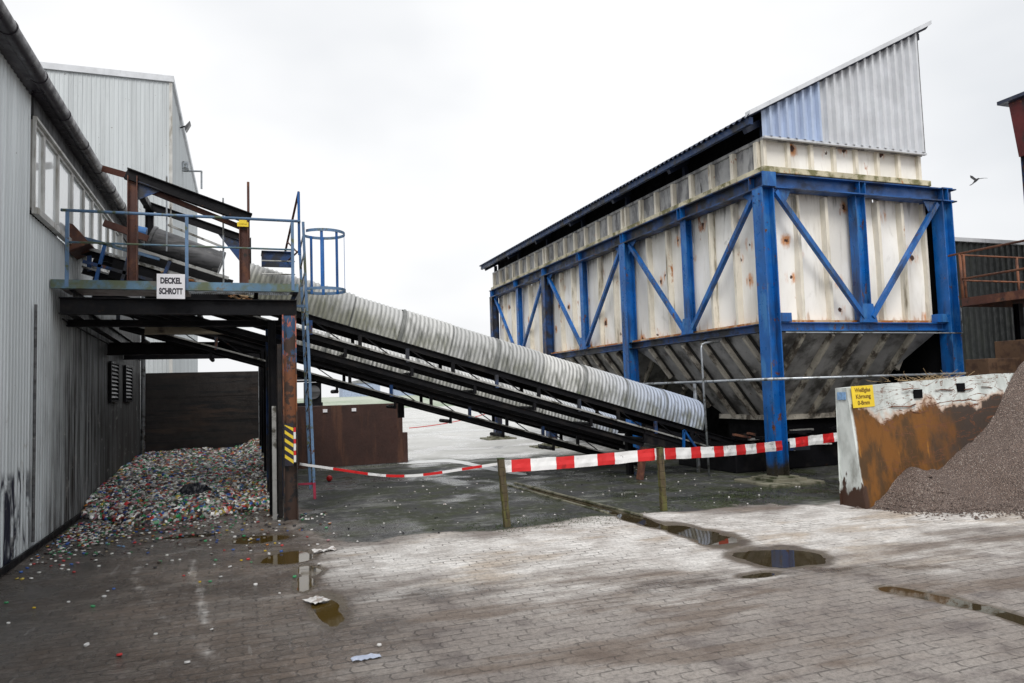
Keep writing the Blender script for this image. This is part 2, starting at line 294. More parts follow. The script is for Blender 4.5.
def make_ground():
    g = NG('yard_paving'); x, y, z = g.sep(g.pos)
    zn = g.attr('zones').outputs['Color']; zs = g.n('ShaderNodeSeparateColor'); g.l(zn, zs.inputs[0])
    dust, brown, moss, pudm = zs.outputs[0], zs.outputs[1], zs.outputs[2], g.attr('zones').outputs['Alpha']
    big = g.noise(.55, 8, rough=.62); mid = g.noise(2.2, 8, off=(4, 7, 0)); fine = g.noise(16, 7, rough=.7); grit = g.noise(70, 4, rough=.7)
    # interlocking pavers: zigzag joints
    zig = g.math('MULTIPLY', g.math('PINGPONG', y, .0555), .34)
    wob = g.math('MULTIPLY', g.math('SUBTRACT', fine, .5), .02)
    cb = g.n('ShaderNodeCombineXYZ'); g.l(g.math('ADD', g.math('ADD', x, zig), wob), cb.inputs[0]); g.l(g.math('ADD', y, wob), cb.inputs[1])
    br = g.n('ShaderNodeTexBrick'); g.l(cb.outputs[0], br.inputs['Vector']); br.offset = .5
    br.inputs['Scale'].default_value = 1; br.inputs['Brick Width'].default_value = .222; br.inputs['Row Height'].default_value = .111
    br.inputs['Mortar Size'].default_value = .0075; br.inputs['Mortar Smooth'].default_value = .35; br.inputs['Bias'].default_value = 0
    br.inputs['Color1'].default_value = (.0, .0, .0, 1); br.inputs['Color2'].default_value = (1, 1, 1, 1); br.inputs['Mortar'].default_value = (.5, .5, .5, 1)
    joint = br.outputs['Fac']; tone = g.sep(br.outputs['Color'])[0]
    # open, dirt-filled joints only here and there
    jn = g.math('MULTIPLY', joint, g.step(g.math('ADD', g.noise(2.6, 6, off=(9, 2, 0), rough=.7), g.math('MULTIPLY', dust, -.22)), .24, .50))
    jn = g.math('MULTIPLY', jn, g.step(g.math('ADD', g.noise(7, 4, off=(2, 8, 0), rough=.7), g.math('MULTIPLY', brown, .10)), .44, .58))
    col = g.mix(g.step(big, .35, .65), (.25, .215, .19), (.37, .335, .305))
    col = g.mix(g.math('MULTIPLY', tone, .30), col, (.20, .185, .18))
    col = g.mix(g.step(mid, .5, .68), col, (.17, .145, .135))
    col = g.mix(g.math('MULTIPLY', g.step(g.noise(7, 8, off=(3, 3, 0), rough=.75), .54, .66), .6), col, (.12, .11, .105))
    col = g.mix(g.math('MULTIPLY', g.step(g.noise(1.0, 8, aniso=(.5, 1.8, 1), off=(8, 3, 0)), .50, .62), .65), col, (.14, .098, .070))
    # farther part: dark damp paving with algae; pale flecks painted in for wet glints
    mo = g.step(g.math('ADD', moss, g.math('MULTIPLY', g.math('SUBTRACT', mid, .5), .9)), .35, .62)
    mcol = g.mix(g.step(g.noise(1.7, 7, off=(2, 2, 0)), .42, .58), (.050, .052, .052), (.040, .050, .018))
    mcol = g.mix(g.math('MULTIPLY', g.step(g.noise(9, 8, off=(1, 7, 0), rough=.75), .50, .62), g.step(mid, .38, .6)), mcol, (.19, .195, .18))
    mcol = g.mix(g.math('MULTIPLY', g.step(g.noise(.9, 6, aniso=(.6, 1.6, 1), off=(5, 1, 0)), .56, .66), .55), mcol, (.30, .31, .28))
    mcol = g.mix(g.math('MULTIPLY', tone, .4), mcol, (.03, .03, .03))
    col = g.mix(mo, col, mcol)
    # brown wet grime
    bo = g.step(g.math('ADD', brown, g.math('MULTIPLY', g.math('SUBTRACT', mid, .5), 1.0)), .30, .66)
    bcol = g.mix(g.step(big, .42, .6), (.085, .058, .040), (.20, .152, .118))
    bcol = g.mix(g.math('MULTIPLY', g.step(g.noise(1.1, 7, aniso=(.6, 1.5, 1), off=(4, 4, 0)), .50, .64), .7), bcol, (.27, .235, .205))
    bcol = g.mix(g.math('MULTIPLY', tone, .45), bcol, (.035, .028, .024))
    bcol = g.mix(g.math('MULTIPLY', g.step(g.noise(11, 8, off=(5, 5, 0), rough=.8), .50, .64), .5), bcol, (.30, .27, .25))
    nw = g.step(g.math('ADD', x, g.math('MULTIPLY', g.math('SUBTRACT', mid, .5), 2.2)), -.7, -1.9)
    bcol = g.mix(g.math('MULTIPLY', nw, .8), bcol, (.030, .024, .019))
    col = g.mix(g.math('MULTIPLY', bo, .88), col, bcol)
    # pale glass dust drifted over the blocks
    streak = g.noise(1.5, 8, aniso=(.5, 2.2, 1), off=(1, 3, 0), rough=.65)
    do = g.step(g.math('ADD', dust, g.math('MULTIPLY', g.math('SUBTRACT', streak, .5), 1.4)), .28, .86)
    dcol = g.mix(g.step(mid, .42, .62), (.88, .855, .82), (.62, .585, .55))
    dcol = g.mix(g.math('MULTIPLY', g.step(g.noise(1.0, 7, aniso=(.6, 1.5, 1), off=(6, 6, 0)), .50, .64), .65), dcol, (.46, .35, .24))
    col = g.mix(g.math('MULTIPLY', do, .92), col, dcol)
    # grain of the drift: fine raked streaks and paver imprint
    dgr = g.math('MULTIPLY', g.step(g.noise(6, 8, aniso=(.5, 3.2, 1), off=(2, 2, 0), rough=.8), .48, .66), .55)
    col = g.mix(g.math('MULTIPLY', dgr, do), col, (.36, .33, .31))
    col = g.mix(g.math('MULTIPLY', g.math('MULTIPLY', tone, .30), do), col, (.30, .27, .25))
    col = g.mix(g.math('MULTIPLY', g.math('MULTIPLY', g.math('MULTIPLY', joint, g.step(g.noise(2.2, 6, off=(4, 0, 3), rough=.7), .50, .58)), do), .75), col, (.09, .075, .065))
    # thin white scrape marks
    scr = g.math('MULTIPLY', g.step(g.noise(2.5, 7, aniso=(3, .35, 1), off=(3, 9, 0)), .64, .70), g.step(brown, .2, .5))
    col = g.mix(g.math('MULTIPLY', scr, .35), col, (.40, .38, .36))
    col = g.mix(g.math('MULTIPLY', jn, .62), col, (.04, .034, .03))
    col = g.mix(g.step(grit, .60, .72), col, g.mix(.5, col, (.03, .028, .025)))
    col = g.mix(g.math('MULTIPLY', g.step(g.noise(26, 6, off=(3, 1, 0), rough=.85), .44, .60), .55), col, g.mix(.6, col, (.02, .018, .016)))
    pe = g.step(g.math('ADD', pudm, g.math('MULTIPLY', g.math('SUBTRACT', g.noise(4, 7, off=(1, 1, 0)), .5), 1.1)), .15, .75)
    col = g.mix(g.math('MULTIPLY', pe, .7), col, g.mix(g.step(mid, .4, .6), (.060, .043, .026), (.12, .095, .06)))
    far = g.step(y, 17.5, 23); farcol = g.mix(g.step(g.noise(.25, 6, aniso=(.4, 1, 1)), .4, .65), (.62, .62, .60), (.50, .50, .48))
    farw = g.math('ADD', y, g.math('MULTIPLY', g.math('SUBTRACT', big, .5), 7)); far = g.math('MULTIPLY', g.step(farw, 18.2, 20.5), g.step(x, 1.0, 2.5))
    col = g.mix(far, col, farcol)
    g.l(col, g.b.inputs['Base Color'])
    wet = g.math('MAXIMUM', g.math('MULTIPLY', bo, g.step(g.noise(1.4, 7, off=(6, 6, 0)), .36, .56)), g.math('MULTIPLY', mo, g.step(big, .44, .6)))
    g.l(g.step(g.math('MAXIMUM', wet, g.math('MULTIPLY', pe, .8)), 0.0, 1.0, .78, .22), g.b.inputs['Roughness'])
    h = g.math('ADD', g.math('MULTIPLY', joint, -.8), g.math('ADD', g.math('MULTIPLY', fine, .9), g.math('MULTIPLY', grit, .35)))
    g.bump(h, .85, .014); return g.m
M['ground'] = make_ground()
M['hill'] = mat('pale_grass_embankment', (.30, .36, .27), .9, layers=[((.42, .45, .38), .05, (1, 1, 1), .45, .6)])
M['far_grey'] = mat('distant_hall_blue_grey', (.30, .36, .46), .8)

# ------------------------------------------------------------------ geometry helpers
def wloc(o):
    v = Vector((0, 0, 0))
    while o: v += o.location; o = o.parent
    return v
class MB:
    def __init__(s): s.v = []; s.f = []; s.mi = []; s.at = {}
    def add(s, vs, fs, mi=0):
        b = len(s.v); s.v += [tuple(p) for p in vs]; s.f += [tuple(i+b for i in f) for f in fs]; s.mi += [mi]*len(fs); return s
    def box(s, a, b, mi=0):
        (x0, y0, z0), (x1, y1, z1) = a, b
        return s.add([(x0, y0, z0), (x1, y0, z0), (x1, y1, z0), (x0, y1, z0), (x0, y0, z1), (x1, y0, z1), (x1, y1, z1), (x0, y1, z1)],
                     [(0, 3, 2, 1), (4, 5, 6, 7), (0, 1, 5, 4), (1, 2, 6, 5), (2, 3, 7, 6), (3, 0, 4, 7)], mi)
    def frame(s, p, q, upv=(0, 0, 1)):
        p, q = Vector(p), Vector(q); d = (q-p).normalized(); u = Vector(upv)
        if abs(d.dot(u)) > .98: u = Vector((0, 1, 0))
        sd = d.cross(u).normalized(); u = sd.cross(d).normalized(); return p, q, d, sd, u
    def bar(s, p, q, w, h, upv=(0, 0, 1), mi=0, off=(0, 0)):
        p, q, d, sd, u = s.frame(p, q, upv)
        vs = []
        for e in (p, q):
            for a, b in ((-1, -1), (1, -1), (1, 1), (-1, 1)): vs.append(e+sd*(a*w/2+off[0])+u*(b*h/2+off[1]))
        return s.add(vs, [(0, 1, 2, 3), (7, 6, 5, 4), (0, 4, 5, 1), (1, 5, 6, 2), (2, 6, 7, 3), (3, 7, 4, 0)], mi)
    def hbeam(s, p, q, w, h, t=.02, upv=(0, 0, 1), mi=0):
        """I section: flanges are normal to the 'up' vector"""
        s.bar(p, q, w, t, upv, mi, (0, h/2-t/2)); s.bar(p, q, w, t, upv, mi, (0, -h/2+t/2)); s.bar(p, q, t*.8, h-2*t, upv, mi); return s
    def channel(s, p, q, w, h, t=.012, upv=(0, 0, 1), mi=0, side=1):
        s.bar(p, q, w, t, upv, mi, (0, h/2-t/2)); s.bar(p, q, w, t, upv, mi, (0, -h/2+t/2)); s.bar(p, q, t, h-2*t, upv, mi, (side*(w/2-t/2), 0)); return s
    def tube(s, p, q, r, n=10, r1=None, cap=True, mi=0):
        p, q, d, sd, u = s.frame(p, q); r1 = r if r1 is None else r1
        vs = []
        for e, rr in ((p, r), (q, r1)):
            for k in range(n):
                a = 2*PI*k/n; vs.append(e+sd*math.cos(a)*rr+u*math.sin(a)*rr)
        fs = [(k, (k+1) % n, n+(k+1) % n, n+k) for k in range(n)]
        if cap: fs += [tuple(reversed(range(n))), tuple(range(n, 2*n))]
        return s.add(vs, fs, mi)
    def path(s, pts, r, n=8, mi=0, cap=True):
        pts = [Vector(p) for p in pts]; rings = []; pu = None
        for i, p in enumerate(pts):
            d = (pts[min(i+1, len(pts)-1)]-pts[max(i-1, 0)]).normalized()
            u = Vector((0, 0, 1)) if abs(d.z) < .95 else Vector((0, 1, 0))
            if pu is not None: u = pu
            sd = d.cross(u).normalized(); u = sd.cross(d).normalized(); pu = u
            rings.append([p+sd*math.cos(2*PI*k/n)*r+u*math.sin(2*PI*k/n)*r for k in range(n)])
        vs = [v for rg in rings for v in rg]; fs = []
        for i in range(len(rings)-1):
            fs += [(i*n+k, i*n+(k+1) % n, (i+1)*n+(k+1) % n, (i+1)*n+k) for k in range(n)]
        if cap: fs += [tuple(reversed(range(n))), tuple(range((len(rings)-1)*n, len(rings)*n))]
        return s.add(vs, fs, mi)
    def prism(s, poly, ext, mi=0):
        """poly: list of 3d points in a plane, extruded by vector ext"""
        n = len(poly); e = Vector(ext); P = [Vector(p) for p in poly]
        return s.add(P+[p+e for p in P], [tuple(reversed(range(n))), tuple(range(n, 2*n))]+[(k, (k+1) % n, n+(k+1) % n, n+k) for k in range(n)], mi)
    def sheet(s, fn, nu, nv, mi=0):
        vs = [fn(i/nu, j/nv) for i in range(nu+1) for j in range(nv+1)]
        return s.add(vs, [(i*(nv+1)+j, (i+1)*(nv+1)+j, (i+1)*(nv+1)+j+1, i*(nv+1)+j+1) for i in range(nu) for j in range(nv)], mi)
    def build(s, name, mats, parent=None, smooth=False, bevel=0, solid=0, recalc=True):
        me = bpy.data.meshes.new(name)
        off = wloc(parent) if parent else Vector((0, 0, 0))
        me.from_pydata([(x-off.x, y-off.y, z-off.z) for x, y, z in s.v], [], s.f)
        if not isinstance(mats, (list, tuple)): mats = [mats]
        for m in mats: me.materials.append(M[m] if isinstance(m, str) else m)
        me.polygons.foreach_set('material_index', s.mi)
        for k, vals in s.at.items():
            a = me.attributes.new(k, 'FLOAT', 'POINT'); a.data.foreach_set('value', vals)
        if recalc:
            b = bmesh.new(); b.from_mesh(me); bmesh.ops.recalc_face_normals(b, faces=b.faces); b.to_mesh(me); b.free()
        if smooth: me.polygons.foreach_set('use_smooth', [True]*len(me.polygons))
        me.update(); o = bpy.data.objects.new(name, me); C.objects.link(o)
        if parent: o.parent = parent
        if bevel:
            md = o.modifiers.new('bevel', 'BEVEL'); md.width = bevel; md.segments = 2; md.limit_method = 'ANGLE'; md.angle_limit = .7
        if solid:
            md = o.modifiers.new('solid', 'SOLIDIFY'); md.thickness = solid; md.offset = 0
        return o
def tag(o, label=None, cat=None, group=None, kind=None):
    for k, v in (('label', label), ('category', cat), ('group', group), ('kind', kind)):
        if v: o[k] = v
    return o
def thing(name, loc, label, cat, group=None):
    o = bpy.data.objects.new(name, None); o.empty_display_size = .2; C.objects.link(o); o.location = loc; return tag(o, label, cat, group)
def text(name, body, loc, size, m, parent, xdir, updir, sx=1.0, ext=.002, bold=.0):
    cu = bpy.data.curves.new(name, 'FONT'); cu.body = body; cu.size = size; cu.align_x = 'CENTER'; cu.align_y = 'CENTER'; cu.extrude = ext; cu.offset = bold
    t = bpy.data.objects.new('t', cu); C.objects.link(t); bpy.context.view_layer.update()
    me = bpy.data.meshes.new_from_object(t.evaluated_get(bpy.context.evaluated_depsgraph_get())); bpy.data.objects.remove(t)
    X = Vector(xdir).normalized(); U = Vector(updir).normalized(); Z = X.cross(U)
    off = wloc(parent)
    for v in me.vertices:
        p = Vector(loc)+X*v.co.x*sx+U*v.co.y+Z*v.co.z; v.co = p-off
    me.materials.clear(); me.materials.append(M[m]); me.name = name
    o = bpy.data.objects.new(name, me); C.objects.link(o); o.parent = parent; return o
def corr(p0, p1, n, amp, nrm, z0, z1, mb, mi=0, prof='trap', zf=None):
    """vertical corrugated sheet from p0 to p1 (xy), n periods, between heights z0,z1 (z1 may vary: zf(t))"""
    p0, p1, nrm = Vector(p0), Vector(p1), Vector(nrm)
    ts = []
    for k in range(n):
        if prof == 'trap': ts += [(k+.0, 0), (k+.55, 0), (k+.66, 1), (k+.89, 1)]
        else: ts += [(k+j/8, .5-.5*math.cos(2*PI*j/8)) for j in range(8)]
    ts.append((n, 0)); vs = []
    for t, a in ts:
        p = p0+(p1-p0)*(t/n)+nrm*(a*amp); zt = zf(t/n) if zf else z1
        vs += [(p.x, p.y, z0), (p.x, p.y, zt)]
    mb.add(vs, [(2*i, 2*i+2, 2*i+3, 2*i+1) for i in range(len(ts)-1)], mi)

# ------------------------------------------------------------------ ground
def axis_lines(lo, hi, st, far0, far1):
    a = list(np.arange(lo, hi+1e-6, st)); d = st; x = hi
    while x < far1: d *= 1.35; x += d; a.append(x)
    d = st; x = lo; pre = []
    while x > far0: d *= 1.35; x -= d; pre.append(x)
    return np.array(pre[::-1]+a)
gx = axis_lines(-3, 14, .055, -1500, 1500)
gy0 = axis_lines(1.5, 13, .05, -600, 13); gy1 = axis_lines(13.1, 24, .1, 13.1, 2500); gy = np.concatenate([gy0, gy1])
GX, GY = np.meshgrid(gx, gy, indexing='ij')
def vnoise(X, Y, seed):
    xi, yi = np.floor(X).astype(np.int64), np.floor(Y).astype(np.int64); xf, yf = X-xi, Y-yi
    def h(i, j):
        n = (i*374761393+j*668265263+seed*974711) & 0x7fffffff; n = ((n ^ (n >> 13))*1274126177) & 0x7fffffff; return ((n ^ (n >> 16)) & 0xffff)/65535.0
    u, v = xf*xf*(3-2*xf), yf*yf*(3-2*yf)
    return (h(xi, yi)*(1-u)+h(xi+1, yi)*u)*(1-v)+(h(xi, yi+1)*(1-u)+h(xi+1, yi+1)*u)*v-.5
def fbm(X, Y, sc, seed, octv=4):
    t = np.zeros_like(X); a = 1.0
    for k in range(octv): t += a*vnoise(X*sc, Y*sc, seed+k*17); sc *= 2.03; a *= .55
    return t
WXX, WYY = GX+.35*fbm(GX, GY, 1.3, 3), GY+.35*fbm(GX, GY, 1.3, 91)
def blob(cx, cy, rx, ry, soft=.5, ang=0, warp=1):
    ca, sa = math.cos(ang), math.sin(ang); X_ = GX+(WXX-GX)*warp; Y_ = GY+(WYY-GY)*warp; dx, dy = X_-cx, Y_-cy
    r = np.sqrt(((dx*ca+dy*sa)/rx)**2+((-dx*sa+dy*ca)/ry)**2)
    return np.clip((1+soft-r)/(2*soft), 0, 1)
def trail(pts, w, soft=.8, warp=.25):
    X_ = GX+(WXX-GX)*warp; Y_ = GY+(WYY-GY)*warp; d = np.full_like(GX, 99.)
    for (x0, y0), (x1, y1) in zip(pts[:-1], pts[1:]):
        vx, vy = x1-x0, y1-y0; t = np.clip(((X_-x0)*vx+(Y_-y0)*vy)/(vx*vx+vy*vy), 0, 1)
        d = np.minimum(d, np.hypot(X_-x0-t*vx, Y_-y0-t*vy))
    return np.clip((1+soft-d/w)/(2*soft), 0, 1)
scrape = np.maximum.reduce([trail([(-1.12, 9.54), (-1.05, 8.7), (-.93, 8.1), (-.68, 7.1), (-.44, 6.48), (-.2, 5.7)], .055, 1, .2)*.42, trail([(-.57, 9.3), (-.44, 8.0), (-.31, 6.85), (-.28, 6.5)], .05, 1, .2)*.62, trail([(-1.12, 9.54), (-.66, 9.76), (.07, 9.85)], .10, 1, .35)*.5, trail([(-.2, 8.6), (.0, 7.3)], .04, 1, .2)*.4])
dust = np.maximum.reduce([blob(3.6, 8.0, 2.7, .95, .5, .0), blob(6.6, 7.4, 2.3, .9, .5, -.1), blob(2.0, 8.1, 1.3, 1.0, .5), blob(8.0, 7.9, 1.7, .8, .4), blob(5.2, 8.7, 2.2, .5, .5, -.1)*.8,
                         blob(3.2, 6.2, 1.8, .9, .6)*.45, blob(6.8, 5.8, 1.8, 1.0, .6)*.5, scrape, blob(8.9, 6.9, 1.2, .9, .6)*.8, blob(5.6, 6.9, 3.4, 1.25, .6)*.72, blob(2.6, 7.2, 1.9, .9, .7)*.7])
brown = np.maximum.reduce([blob(-.9, 9.5, 1.7, 5.5, .45), blob(.2, 6.0, 1.1, 2.6, .6)*.75, blob(1.6, 6.6, 1.2, .35, .8)*.6, blob(3.4, 5.9, 1.3, .25, .8)*.6, blob(5.4, 5.6, 1.2, .3, .8, -.2)*.65, blob(-1.5, 4, 2, 3, .5)*.9, blob(5.5, 7.6, 1.0, .5, .6)*.5, trail([(.2, 9.6), (.55, 8.6), (.55, 7.5), (.75, 6.0)], .22)])*(1-scrape*.7)
moss = np.clip((WYY-(9.15-.05*(GX-3)))/.4, 0, 1)*np.clip((WXX-.6)/.5, 0, 1)
moss = np.maximum(moss*np.where(GY > 15, .85, 1), np.clip((WXX-7.2)/.4, 0, 1)*np.clip((WYY-8.5)/.4, 0, 1))
moss = np.maximum(moss, (GY < 24)*(GX < .6)*(GY > 11.5)*.9)
pud = np.maximum.reduce([blob(5.28, 6.38, .40, .42, .45, .2, .55), trail([(5.22, 4.95), (5.36, 4.55), (5.40, 4.1), (5.34, 3.7)], .10, .7, .3), trail([(5.02, 12.9), (5.04, 11.0), (5.02, 9.6)], .085, .6, .25), blob(5.22, 7.72, .27, .62, .5, 0, .6), blob(5.05, 8.9, .16, .7, .6, 0, .3),
                        blob(.45, 8.85, .26, .34, .5, 0, .4), blob(.54, 7.6, .10, .32, .6, 0, .3), blob(.68, 6.55, .13, .45, .6, -.1, .3), blob(.2, 10.2, .34, .26, .5, 0, .4), blob(.62, 8.1, .12, .25, .6, 0, .3), blob(4.6, 5.9, .2, .08, .6, 0, .4), blob(-.6, 10.9, .5, .15, .6, 0, .4)])
damp = np.maximum(pud, 0); 
for _ in range(2): pass
GZ = np.where((GX > -3) & (GX < 14) & (GY > 1.5) & (GY < 24), .0065*fbm(GX, GY, 3.0, 7)+.002*fbm(GX, GY, 11, 8, 2)-.024*pud**1.3, 0)
pudw = np.clip(pud*2.2, 0, 1)
zc = np.stack([dust*(1-.8*pudw), brown, moss*(1-.3*pudw), pudw], -1).reshape(-1, 4).astype(np.float32)
nx, ny = len(gx), len(gy)
gv = np.stack([GX, GY, GZ], -1).reshape(-1, 3)
ii, jj = np.meshgrid(np.arange(nx-1), np.arange(ny-1), indexing='ij'); i0 = (ii*ny+jj).ravel()
gf = np.stack([i0, i0+ny, i0+ny+1, i0+1], -1)
me = bpy.data.meshes.new('ground'); me.vertices.add(len(gv)); me.vertices.foreach_set('co', gv.ravel())
me.loops.add(len(gf)*4); me.loops.foreach_set('vertex_index', gf.ravel()); me.polygons.add(len(gf)); me.polygons.foreach_set('loop_start', np.arange(len(gf))*4)
me.update(calc_edges=True)
ca = me.color_attributes.new('zones', 'FLOAT_COLOR', 'POINT'); ca.data.foreach_set('color', zc.ravel())
me.polygons.foreach_set('use_smooth', [True]*len(me.polygons)); me.materials.append(M['ground']); ground = bpy.data.objects.new('ground', me); C.objects.link(ground); tag(ground, kind='structure')

def smooth_outline(pts, jit=.03, sub=6):
    out = []; n = len(pts)
    for i in range(n):
        p0, p1, p2, p3 = [Vector((*pts[(i+k-1) % n], 0)) for k in range(4)]
        for j in range(sub):
            t = j/sub; q = .5*((2*p1)+(p2-p0)*t+(2*p0-5*p1+4*p2-p3)*t*t+(3*p1-p0-3*p2+p3)*t**3)
            out.append((q.x+random.uniform(-jit, jit), q.y+random.uniform(-jit, jit)))
    return out
def puddle(pts, m='water', jit=.02, z=.004):
    o = smooth_outline(pts, jit); mb = MB(); mb.add([(x, y, z) for x, y in o], [tuple(range(len(o)))])
    ob = mb.build('puddle', m, recalc=False)
    b = bmesh.new(); b.from_mesh(ob.data); bmesh.ops.triangulate(b, faces=b.faces)
    for f in b.faces:
        if f.normal.z < 0: f.normal_flip()
    b.to_mesh(ob.data); b.free(); tag(ob, kind='structure'); return ob
def sheet_water(x0, x1, y0, y1, m, z=-.0105):
    mb = MB(); mb.add([(x0, y0, z), (x1, y0, z), (x1, y1, z), (x0, y1, z)], [(0, 1, 2, 3)]); tag(mb.build('puddle', m, recalc=False), kind='structure')
sheet_water(4.55, 6.05, 5.6, 7.05, 'water'); sheet_water(4.95, 5.8, 3.4, 5.3, 'water'); sheet_water(4.6, 6.0, 7.06, 13.1, 'water'); sheet_water(4.1, 4.54, 5.6, 6.3, 'water')
sheet_water(-.35, 1.0, 8.2, 10.8, 'water_amber'); sheet_water(.2, 1.1, 5.8, 8.19, 'water_amber'); sheet_water(-1.3, -.36, 10.5, 11.3, 'water')
# raised lip of the drain channel running along the yard
mb = MB()
for (xa, ya), (xb, yb) in [((4.72, 13.6), (4.90, 9.6)), ((4.96, 13.6), (5.22, 9.2))]:
    n = 14
    for k in range(n):
        t0, t1 = k/n, (k+1)/n
        mb.bar((xa+(xb-xa)*t0, ya+(yb-ya)*t0, .008), (xa+(xb-xa)*t1, ya+(yb-ya)*t1-.02, .008), .05, .03)
tag(mb.build('drain_channel_edge', 'concrete', bevel=.006), kind='structure')
# white line on the yard
g = NG('worn_white_line'); g.b.inputs['Base Color'].default_value = (.66, .67, .67, 1); g.b.inputs['Roughness'].default_value = .8; M['line'] = g.m
o = smooth_outline([(3.9, 18.95), (5.0, 18.6), (5.25, 16.6), (5.5, 15.0), (5.72, 15.0), (5.5, 17.2), (5.3, 19.3), (4.6, 19.6), (3.9, 19.5)], .03)
mb = MB(); mb.add([(x, y, .004) for x, y in o], [tuple(range(len(o)))]); ob = mb.build('yard_marking', 'line', recalc=False)
b = bmesh.new(); b.from_mesh(ob.data); bmesh.ops.triangulate(b, faces=b.faces)
for f in b.faces:
    if f.normal.z < 0: f.normal_flip()
b.to_mesh(ob.data); b.free(); tag(ob, kind='structure')
# far embankment and town
mb = MB(); mb.sheet(lambda u, v: (-60+u*260, 95+v*60, math.sin(min(1, v*2.2)*PI/2)*(1.3+.9*mnoise.noise(Vector((u*5, 2, 0))))-.05), 60, 10)
tag(mb.build('embankment', 'hill', smooth=True), kind='structure')
for i, (x, y, w, h) in enumerate([(40, 320, 16, 7), (64, 330, 30, 5.5), (102, 330, 14, 8), (125, 340, 30, 6)]):
    t = thing('distant_hall', (x, y, 0), ['small blue grey hall on the horizon, leftmost beyond the yard', 'wide low blue grey hall on the horizon beyond the embankment', 'taller narrow hall on the horizon beyond the embankment', 'rightmost low hall on the horizon behind the conveyor'][i], 'building', 'halls on the horizon')
    MB().box((x, y, 0), (x+w, y+12, h)).build('wall', 'far_grey', t)
    MB().prism([(x-.4, y-.4, h), (x+w+.4, y-.4, h), (x+w/2, y-.4, h+1.6)], (0, 12.8, 0)).build('roof', 'roof_top', t)

# ------------------------------------------------------------------ near cladded hall on the left
WX = -2.45; HL = 20.9
hall = thing('cladded_hall', (WX, 8, 0), 'low grey corrugated hall at the left edge with a window band', 'building')
def clad_piece(name, y0, y1, z0, z1, m='clad'):
    mb = MB(); n = max(1, round((y1-y0)/.125)); corr((WX, y0, 0), (WX, y1, 0), n, .009, (1, 0, 0), z0, z1, mb); return mb.build(name, m, hall, recalc=False)
clad_piece('wall', -3, HL, 0.0, 4.16)
clad_piece('wall', -3, 10.40, 4.16, 5.64)
clad_piece('wall', 17.3, HL, 4.16, 5.40)
MB().box((WX-.03, 10.40, 5.40), (WX+.035, HL, 5.64)).build('fascia_board', 'fascia', hall)
MB().box((WX-12, HL-.05, 0), (WX-.005, HL, 5.64)).build('end_wall', 'clad', hall)
mb = MB(); mb.box((WX+.024, -3, .02), (WX+.05, HL-.3, .09)); mb.build('base_rail', 'black_steel', hall)
MB().prism([(WX+.20, -3, 5.72), (WX+.20, -3, 5.78), (WX-14, -3, 8.02), (WX-14, -3, 7.96)], (0, HL+3.2, 0)).build('roof', 'roof_top', hall)
MB().box((WX-.0, -3, 5.645), (WX+.16, HL+.1, 5.665)).build('soffit', 'gutter', hall)
mb = MB(); mb.tube((WX+.20, -3, 5.71), (WX+.20, HL+.15, 5.71), .088, 16)
k = -2.6
while k < HL: mb.tube((WX+.20, k, 5.71), (WX+.20, k+.04, 5.71), .096, 16); k += 1.25
mb.build('gutter', 'gutter', hall, smooth=True).modifiers.new('es', 'EDGE_SPLIT')
mb = MB(); mb.path([(WX+.14, HL-.35, 5.64), (WX+.12, HL-.35, 5.5), (WX+.10, HL-.35, 0)], .055, 10); mb.build('downpipe', 'galv', hall, smooth=True)
mb = MB(); mb.box((WX+.026, 10.40, 4.16), (WX+.10, 17.3, 4.24)); mb.box((WX+.026, 10.40, 5.355), (WX+.07, 17.3, 5.39)); mb.box((WX+.026, 10.395, 4.16), (WX+.06, 10.43, 5.39)); mb.box((WX+.026, 17.24, 4.16), (WX+.09, 17.3, 5.43))
mb.build('window_surround', 'frame', hall)
MB().box((WX-1.2, 10.3, 4.1), (WX-1.15, 17.4, 5.5)).build('interior_wall', 'dark_opening', hall)
ys = [10.43, 10.98, 11.78, 12.70, 13.58, 14.34, 15.16, 15.96, 16.70, 17.24]
for a, b_ in zip(ys[:-1], ys[1:]):
    mb = MB(); e = .045
    mb.box((WX-.03, a+.003, 4.243), (WX+.03, a+e, 5.357)); mb.box((WX-.03, b_-e, 4.243), (WX+.03, b_-.003, 5.357)); mb.box((WX-.03, a+e, 4.243), (WX+.03, b_-e, 4.243+e)); mb.box((WX-.03, a+e, 5.357-e), (WX+.03, b_-e, 5.357))
    w = mb.build('window', 'frame', hall); MB().box((WX-.012, a+e, 4.243+e), (WX+.0, b_-e, 5.357-e)).build('pane', 'glass', w)
for y0, y1 in ((16.1, 16.95), (18.0, 18.95)):
    mb = MB(); z0, z1 = 1.86, 2.58
    mb.box((WX+.026, y0-.04, z0-.04), (WX+.07, y0, z1+.04)); mb.box((WX+.026, y1, z0-.04), (WX+.07, y1+.04, z1+.04)); mb.box((WX+.026, y0, z0-.04), (WX+.07, y1, z0)); mb.box((WX+.026, y0, z1), (WX+.07, y1, z1+.04))
    v = mb.build('louvre_vent', 'black_steel', hall)
    mb = MB(); mb.box((WX+.025, y0, z0), (WX+.03, y1, z1), 1)
    for k in range(9):
        zz = z0+.05+k*.078; mb.prism([(WX+.032, y0, zz+.03), (WX+.066, y0, zz-.01), (WX+.066, y0, zz), (WX+.032, y0, zz+.04)], (0, y1-y0, 0))
    mb.build('slats', ['drum', 'dark_opening'], v)
mb = MB(); mb.tube((WX+.05, 10.54, .15), (WX+.05, 10.54, 3.05), .018, 8)
mb.build('cable_conduit', 'drum', hall)
mb = MB(); pts = [(WX+.05, 12.0, 3.02), (WX+.05, 14.5, 2.96), (WX+.05, 17.5, 2.9), (WX+.05, 20.5, 2.85)]; mb.path(pts, .014, 6); mb.build('wall_cable', 'black_steel', hall)

